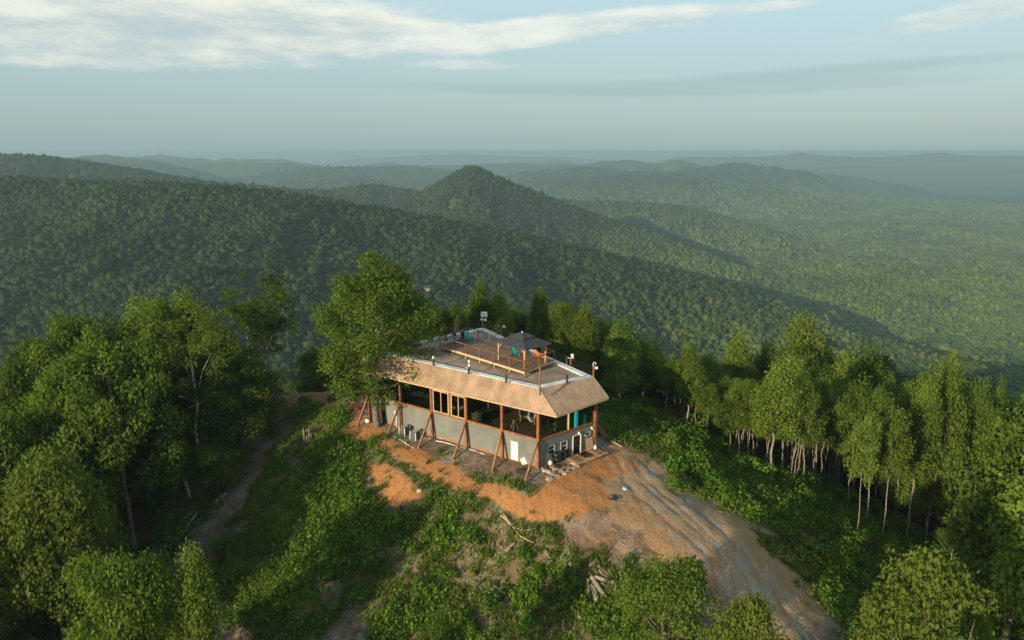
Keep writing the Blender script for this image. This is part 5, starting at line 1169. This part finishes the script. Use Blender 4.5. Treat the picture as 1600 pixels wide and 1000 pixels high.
for d, x, y in cand:
    if poly_sd(np.array([x]), np.array([y]), CLEAR)[0] < 1.2: continue
    if any((x-a)**2+(y-b)**2 < 9 for a, b, c_ in TREES): continue
    if abs(math.degrees(math.atan2(x, y))) > 46: continue
    z0 = HV((x, y)); want = rng.uniform(12, 17.5) if d > 42 else rng.uniform(10, 14)
    ztop, px = canopy_top(x, y, z0+want)
    ztop += -rng.random()**2*2.5
    if px > 1250 or (px < 300 and d > 78) or (px < 130 and d > 62): want = max(want, min(24, ztop-z0))
    elif px < 620 and poly_sd(np.array([x]), np.array([y]), CLEAR)[0] < 13: want *= .8
    hh = min(want, ztop-z0)
    if d < 40 and (300 < px < 1500): continue
    if d < 60 and px > 1240: continue
    if hh < 5: continue
    if d > 135 or nfill > 275: FAR0.append((x, y)); continue
    side = 'left' if px < 620 else ('behind' if px < 1000 else 'right')
    P = random.choice(OAK*3+TULIP+POP[1:3]) if side == 'left' else random.choice(OAK+TULIP*2+POP[:2])
    if rng.random() < .04: P = PINE[0]
    plant(P, x, y, hh, P['cr']*min(1.15, hh/P['h']*1.05+.15)*rng.uniform(.8, 1.1), name='forest_tree',
          label={'left': 'one of the leafy trees packed together in the woods left of the clearing', 'behind': 'one of the trees crowding the slope behind the house', 'right': 'one of the dark leafy trees of the woods right of and behind the poplars'}[side],
          group={'left': 'woods left of the clearing', 'behind': 'woods behind the house', 'right': 'woods right of the clearing'}[side])
    nfill += 1
print('fill trees', nfill, 'rest', len(FAR0))
# shrubs along the banks
SHR = [(1075,700,34),(1060,735,30),(1095,745,34),(1120,770,30),(1040,700,26),(1090,672,26),(1020,668,24),(1000,655,20),(1055,768,22),(975,650,18),(1130,690,24),(1165,735,26),(1190,745,24),(1240,790,26),(1225,835,20),(1280,800,30),(1310,790,28),(1350,800,28),(1300,830,26),(1345,850,24),(1385,870,26),(1370,830,24),(1420,880,22),(1260,760,22),(1150,778,20),(1180,800,16),(1330,900,20),(1290,880,18),(1215,815,16),(1400,910,20),(1120,650,22),(960,640,16),
 (530,750,24),(505,790,26),(560,800,26),(470,760,18),(610,830,24),(640,865,22),(545,860,24),(690,830,22),(740,850,22),(770,950,30),(825,975,24),(850,905,18),(700,905,20),(480,860,22),(420,905,18),(445,960,18),(560,940,22),(500,700,16),(540,705,14),(620,960,20),(820,875,18),(350,860,18),(380,930,18),(890,905,14),(495,640,14),(455,655,13),(520,625,10),(730,985,20),(300,900,20),(660,925,16),(880,960,16),(425,680,12),(1100,640,20)]
for i, (px, py, sp) in enumerate(SHR):
    b = g(px, py); dist = math.hypot(b[1], CAMZ-b[2]); rad = sp*dist/FPX*.95
    right = px > 900
    plant(SHRUB[i % 4], b[0], b[1], rad*1.35*rng.uniform(.85, 1.2), rad, name='shrub', cat='shrub', parts=('stems', 'leaves'),
          label='leafy green shrub on the bank between the drive and the poplars' if right else 'leafy green shrub on the cleared slope below the house',
          group='shrubs on the right bank' if right else 'shrubs on the cleared slope')
# scattered undergrowth and the far forest: countless, one object each
def scatter(name, pts, scl, rot, src, label, zs=None):
    me_ = bpy.data.meshes.new(name); me_.vertices.add(len(pts)); me_.vertices.foreach_set('co', np.asarray(pts, np.float32).ravel())
    a_ = me_.attributes.new('scl', 'FLOAT_VECTOR', 'POINT'); a_.data.foreach_set('vector', np.asarray(scl, np.float32).ravel())
    a_ = me_.attributes.new('rot', 'FLOAT', 'POINT'); a_.data.foreach_set('value', np.asarray(rot, np.float32))
    o = bpy.data.objects.new(name, me_); C.objects.link(o); tag(o, label, kind='stuff')
    coll = bpy.data.collections.new(name+'_sources')
    for i, sm in enumerate(src): coll.objects.link(bpy.data.objects.new(name+'_piece', sm))
    ng = bpy.data.node_groups.new(name, 'GeometryNodeTree')
    ng.interface.new_socket('Geometry', in_out='INPUT', socket_type='NodeSocketGeometry'); ng.interface.new_socket('Geometry', in_out='OUTPUT', socket_type='NodeSocketGeometry')
    N = ng.nodes; L = ng.links
    gi = N.new('NodeGroupInput'); go = N.new('NodeGroupOutput'); mp = N.new('GeometryNodeMeshToPoints'); iop = N.new('GeometryNodeInstanceOnPoints')
    ci = N.new('GeometryNodeCollectionInfo'); ci.inputs['Collection'].default_value = coll; ci.inputs['Separate Children'].default_value = True; ci.inputs['Reset Children'].default_value = True
    iop.inputs['Pick Instance'].default_value = True
    ra = N.new('GeometryNodeInputNamedAttribute'); ra.data_type = 'FLOAT'; ra.inputs[0].default_value = 'rot'
    sa = N.new('GeometryNodeInputNamedAttribute'); sa.data_type = 'FLOAT_VECTOR'; sa.inputs[0].default_value = 'scl'
    cx = N.new('ShaderNodeCombineXYZ'); L.new(ra.outputs['Attribute'], cx.inputs[2])
    rv = N.new('FunctionNodeRandomValue'); rv.data_type = 'INT'; rv.inputs[4].default_value = 0; rv.inputs[5].default_value = len(src)-1
    L.new(gi.outputs[0], mp.inputs[0]); L.new(mp.outputs[0], iop.inputs['Points']); L.new(ci.outputs[0], iop.inputs['Instance'])
    L.new(rv.outputs[2], iop.inputs['Instance Index']); L.new(cx.outputs[0], iop.inputs['Rotation']); L.new(sa.outputs['Attribute'], iop.inputs['Scale'])
    L.new(iop.outputs[0], go.inputs[0])
    md = o.modifiers.new('scatter', 'NODES'); md.node_group = ng
    return o
def weed(seed, h, rad, nl, leaf):
    r = np.random.default_rng(seed); k_ = r.integers(3, 7)
    cs = [np.array([r.normal()*rad*.5, r.normal()*rad*.5, h*(.3+.6*r.random())]) for _ in range(k_)]
    V, F = leaf_cloud(cs, [rad*.55]*k_, nl, leaf, seed, 1.25, .6, .2); return np_mesh('weed_piece', V, F, M['weedleaf'])
weeds = [weed(200+i, .45, .45, 150, .20) for i in range(5)]
nW = 120000
ang = rng.uniform(R(-44), R(44), nW); rad_ = np.sqrt(rng.uniform(24**2, 105**2, nW)); X = rad_*np.sin(ang); Y = rad_*np.cos(ang)
def dens(P, soft, s): return 1-sstep(poly_sd(X, Y, P)+(fbm(X/3.5, Y/3.5, 4, 40+s)-.5)*soft*4, -soft, soft)
gd = np.maximum(np.maximum(dens(GREEN, 1.3, 5), dens(RBANK, 1.4, 6)), .16*dens(GRASSY, .8, 7))
out_ = sstep(poly_sd(X, Y, CLEAR), -2, 1)
pat = .05+.95*sstep(fbm(X/3.6, Y/3.6, 4, 77), .42, .56)
bare = np.maximum(np.maximum(np.max([dens(c_, .9, 1) for c_ in CLAYS], 0), dens(ROAD, .8, 3)), .93*dens(BANK, 1.8, 4))
pr = np.clip(gd*pat*.95+out_*.5*sstep(fbm(X/3, Y/3, 3, 79), .35, .6), 0, 1)*(1-.985*bare)
inh = poly_sd(X, Y, FOOT) < .6
keep = (rng.random(nW) < pr) & ~inh
X, Y = X[keep], Y[keep]; Zw = Hg(X, Y); sc = rng.uniform(.5, 1.5, len(X))*(.6+.8*fbm(X/6, Y/6, 3, 90))
scatter('ground_cover', np.c_[X, Y, Zw-.05], np.c_[sc, sc, sc*rng.uniform(.7, 1.6, len(X))], rng.uniform(0, 6.28, len(X)), weeds, 'low green weeds and brambles covering the cleared slopes')
print('weeds', len(X))
def tuft(seed):
    r = np.random.default_rng(seed); V = []
    for _ in range(22):
        a = r.random()*6.28; b = np.array([r.normal()*.12, r.normal()*.12, -.03]); d = np.array([math.cos(a), math.sin(a), 0]); h_ = r.uniform(.12, .36); w_ = np.array([-d[1], d[0], 0])*r.uniform(.012, .028)
        m_ = b+d*h_*.25+[0, 0, h_*.7]; t_ = b+d*h_*.7+[0, 0, h_]; V += [b-w_, b+w_, m_+w_, m_-w_, m_-w_, m_+w_, t_+w_*.2, t_-w_*.2]
    return np_mesh('grass_tuft', np.array(V), np.arange(len(V)).reshape(-1, 4), M['grassblade'])
M['grassblade'] = leafmat('grass_blades', (.07, .10, .02), (.20, .27, .05), .35, warm=(.30, .24, .10))
nG = 110000; ang = rng.uniform(R(-43), R(43), nG); rad_ = np.sqrt(rng.uniform(28**2, 98**2, nG)); GXs = rad_*np.sin(ang); GYs = rad_*np.cos(ang)
def dens2(P, soft, s_): return 1-sstep(poly_sd(GXs, GYs, P)+(fbm(GXs/3.5, GYs/3.5, 4, 40+s_)-.5)*soft*4, -soft, soft)
gd2 = np.maximum(np.maximum(dens2(GREEN, 2.2, 5), dens2(RBANK, 2.2, 6)), .6*dens2(GRASSY, 1.6, 7))
pr = gd2*(.12+.65*sstep(fbm(GXs/2.4, GYs/2.4, 4, 91), .42, .60))*(1-.93*np.maximum(np.max([dens2(c_, .8, 1) for c_ in CLAYS], 0), dens2(ROAD, .6, 3)))
keep = (rng.random(nG) < pr) & (poly_sd(GXs, GYs, FOOT) > .5); GXs, GYs = GXs[keep], GYs[keep]; sc = rng.uniform(.8, 2.0, len(GXs))
scatter('grass', np.c_[GXs, GYs, Hg(GXs, GYs)], np.c_[sc, sc, sc*rng.uniform(.7, 1.3, len(GXs))], rng.uniform(0, 6.28, len(GXs)), [tuft(500+i) for i in range(4)], 'thin yellowish grass tufts between the weeds and along the clay')
def litter_piece(seed, stone):
    r = np.random.default_rng(seed); mb = MB()
    if stone:
        v = np.array([(1, 0, 0), (0, 1, 0), (-1, 0, 0), (0, -1, 0), (0, 0, .8), (0, 0, -.5)])*r.uniform(.6, 1.2, (6, 1)); mb.add(v, [(0, 1, 4), (1, 2, 4), (2, 3, 4), (3, 0, 4), (1, 0, 5), (2, 1, 5), (3, 2, 5), (0, 3, 5)])
    else: mb.tube([(-6, 0, 0), (-1.5, r.normal()*.6, .5), (2, r.normal()*.6, .3), (6, r.normal(), 0)], [.5, .45, .4, .2], 4)
    me_ = bpy.data.meshes.new('litter_piece'); me_.from_pydata(np.concatenate(mb.v).tolist(), [], mb.f); me_.materials.append(M['stone'] if stone else M['deadwood']); return me_
nL = 40000; ang = rng.uniform(R(-42), R(42), nL); rad_ = np.sqrt(rng.uniform(30**2, 98**2, nL)); X = rad_*np.sin(ang); Y = rad_*np.cos(ang)
cl_ = poly_sd(X, Y, CLEAR) < 3; pr = cl_*(.12+.88*sstep(fbm(X/2.6, Y/2.6, 4, 55), .46, .66))*(1-.75*dens(CLAY, 1, 1))*(1-.9*dens(ROAD, 1.2, 3))*(1-.6*dens(BANK, 1.8, 4))
keep = (rng.random(nL) < pr) & (poly_sd(X, Y, FOOT) > .6); X, Y = X[keep], Y[keep]; sc = rng.uniform(.022, .075, len(X))
scatter('ground_litter', np.c_[X, Y, Hg(X, Y)+.02], np.c_[sc*1.3, sc, sc], rng.uniform(0, 6.28, len(X)), [litter_piece(400+i, i < 3) for i in range(6)], 'twigs and stones littering the bare earth of the clearing')
def crown_mesh(seed, spire=0):
    r = np.random.default_rng(seed)
    import bmesh
    bm = bmesh.new(); bmesh.ops.create_icosphere(bm, subdivisions=3, radius=1.0)
    V = np.array([v.co[:] for v in bm.verts]); F = np.array([[v.index for v in f.verts] for f in bm.faces]); bm.free()
    n_ = r.normal(size=(16, 3)); n_ /= np.linalg.norm(n_, axis=1)[:, None]; n_[:, 2] = np.abs(n_[:, 2])*.8+.0
    b = np.max(np.clip((V @ n_.T-.80)/.20, 0, 1)**.5, 1)
    rad = .68+.30*b+r.normal(size=len(V))*.055
    V = V*rad[:, None]; V[:, 2] = V[:, 2]*(.95+spire*.5)+.2; V[:, :2] *= (1-.38*spire*np.clip(V[:, 2:3], 0, 1.5)/1.5)
    lv, lf = leaf_cloud(V[r.choice(len(V), 60)], [.16]*60, 160, .17, seed, 1, .5, .3)
    tri = np.r_[F, np.c_[lf[:, 0], lf[:, 1], lf[:, 2]]+len(V), np.c_[lf[:, 0], lf[:, 2], lf[:, 3]]+len(V)]
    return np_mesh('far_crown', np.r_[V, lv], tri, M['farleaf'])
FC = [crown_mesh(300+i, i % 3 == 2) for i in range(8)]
pts = []; scl = []
def zone(r0, r1, cell, cs_, a_deg=45, cx=0):
    n_ = int((r1*r1-r0*r0)*R(2*a_deg)/2/(cell*cell*.866)); 
    # jittered polar lattice: even spacing without rows
    q = []; r_ = r0
    while r_ < r1:
        m_ = max(1, int(r_*R(2*a_deg)/cell)); a_ = (np.arange(m_)+rng.random())/m_*R(2*a_deg)-R(a_deg)
        a_ = a_+rng.normal(size=m_)*cell*.28/r_; rj = r_+rng.normal(size=m_)*cell*.28
        q.append(np.c_[rj*np.sin(a_), rj*np.cos(a_)]); r_ += cell*.88
    q = np.concatenate(q); d = np.hypot(q[:, 0], q[:, 1]); q = q[(d >= r0) & (d < r1)]
    z = Hg(q[:, 0], q[:, 1]); s = cs_*np.clip(rng.lognormal(0, .27, len(q)), .5, 1.8)*(.85+.35*fbm(q[:, 0]/140, q[:, 1]/140, 3, 95))
    return q, z, s
for r0, r1, cell, cs_ in [(128, 520, 6.0, 4.0), (520, 1250, 5.2, 3.5), (1250, 2000, 6.3, 4.2), (2000, 3200, 8.6, 5.7), (3200, 5400, 14, 9.0)]:
    q, z, s = zone(r0, r1, cell, cs_)
    if r0 < 200:
        kk = poly_sd(q[:, 0], q[:, 1], CLEAR) > 2; q, z, s = q[kk], z[kk], s[kk]
    kk = (rng.random(len(q)) > .05) & (fbm(q[:, 0]/45, q[:, 1]/45, 3, 97) > .22); q, z, s = q[kk], z[kk], s[kk]
    # leave off what a nearer hillside hides
    d = np.hypot(q[:, 0], q[:, 1]); a_ = np.arctan2(q[:, 0], q[:, 1])
    hid = np.zeros(len(q), bool)
    for f_ in (.3, .4, .5, .6, .7, .8, .88, .94):
        zz = Hg(q[:, 0]*f_, q[:, 1]*f_); los = CAMZ+(z+16+.01*d-CAMZ)*f_; hid |= (zz > los)
    q, z, s = q[~hid], z[~hid], s[~hid]
    hgt_ = 7*rng.uniform(.55, 1.4, len(q))
    if r0 < 200:   # the slope just past the knoll must not rise above its own canopy line
        pass
    pts.append(np.c_[q, z+hgt_*(.75)]); scl.append(np.c_[s, s, s*rng.uniform(.8, 1.35, len(q))])
if FAR0:
    q = np.array(FAR0); q = q[np.hypot(q[:, 0], q[:, 1]) < 128]
    if len(q): z = Hg(q[:, 0], q[:, 1]); pts.append(np.c_[q, z+4]); scl.append(np.full((len(q), 3), 4.5))
# woods at the camera's back and sides, which throw the long evening shadows
q, z, s = zone(60, 300, 7.5, 4.6, 180)
a_ = np.abs(np.degrees(np.arctan2(q[:, 0], q[:, 1]))); kk = (a_ > 46) & (np.hypot(q[:, 0], q[:, 1]) > 105) & (poly_sd(q[:, 0], q[:, 1], ROAD) > 3); q, z, s = q[kk], z[kk], s[kk]
pts.append(np.c_[q, z+6]); scl.append(np.c_[s, s, s*1.3])
pts = np.concatenate(pts); scl = np.concatenate(scl)
print('far crowns', len(pts))
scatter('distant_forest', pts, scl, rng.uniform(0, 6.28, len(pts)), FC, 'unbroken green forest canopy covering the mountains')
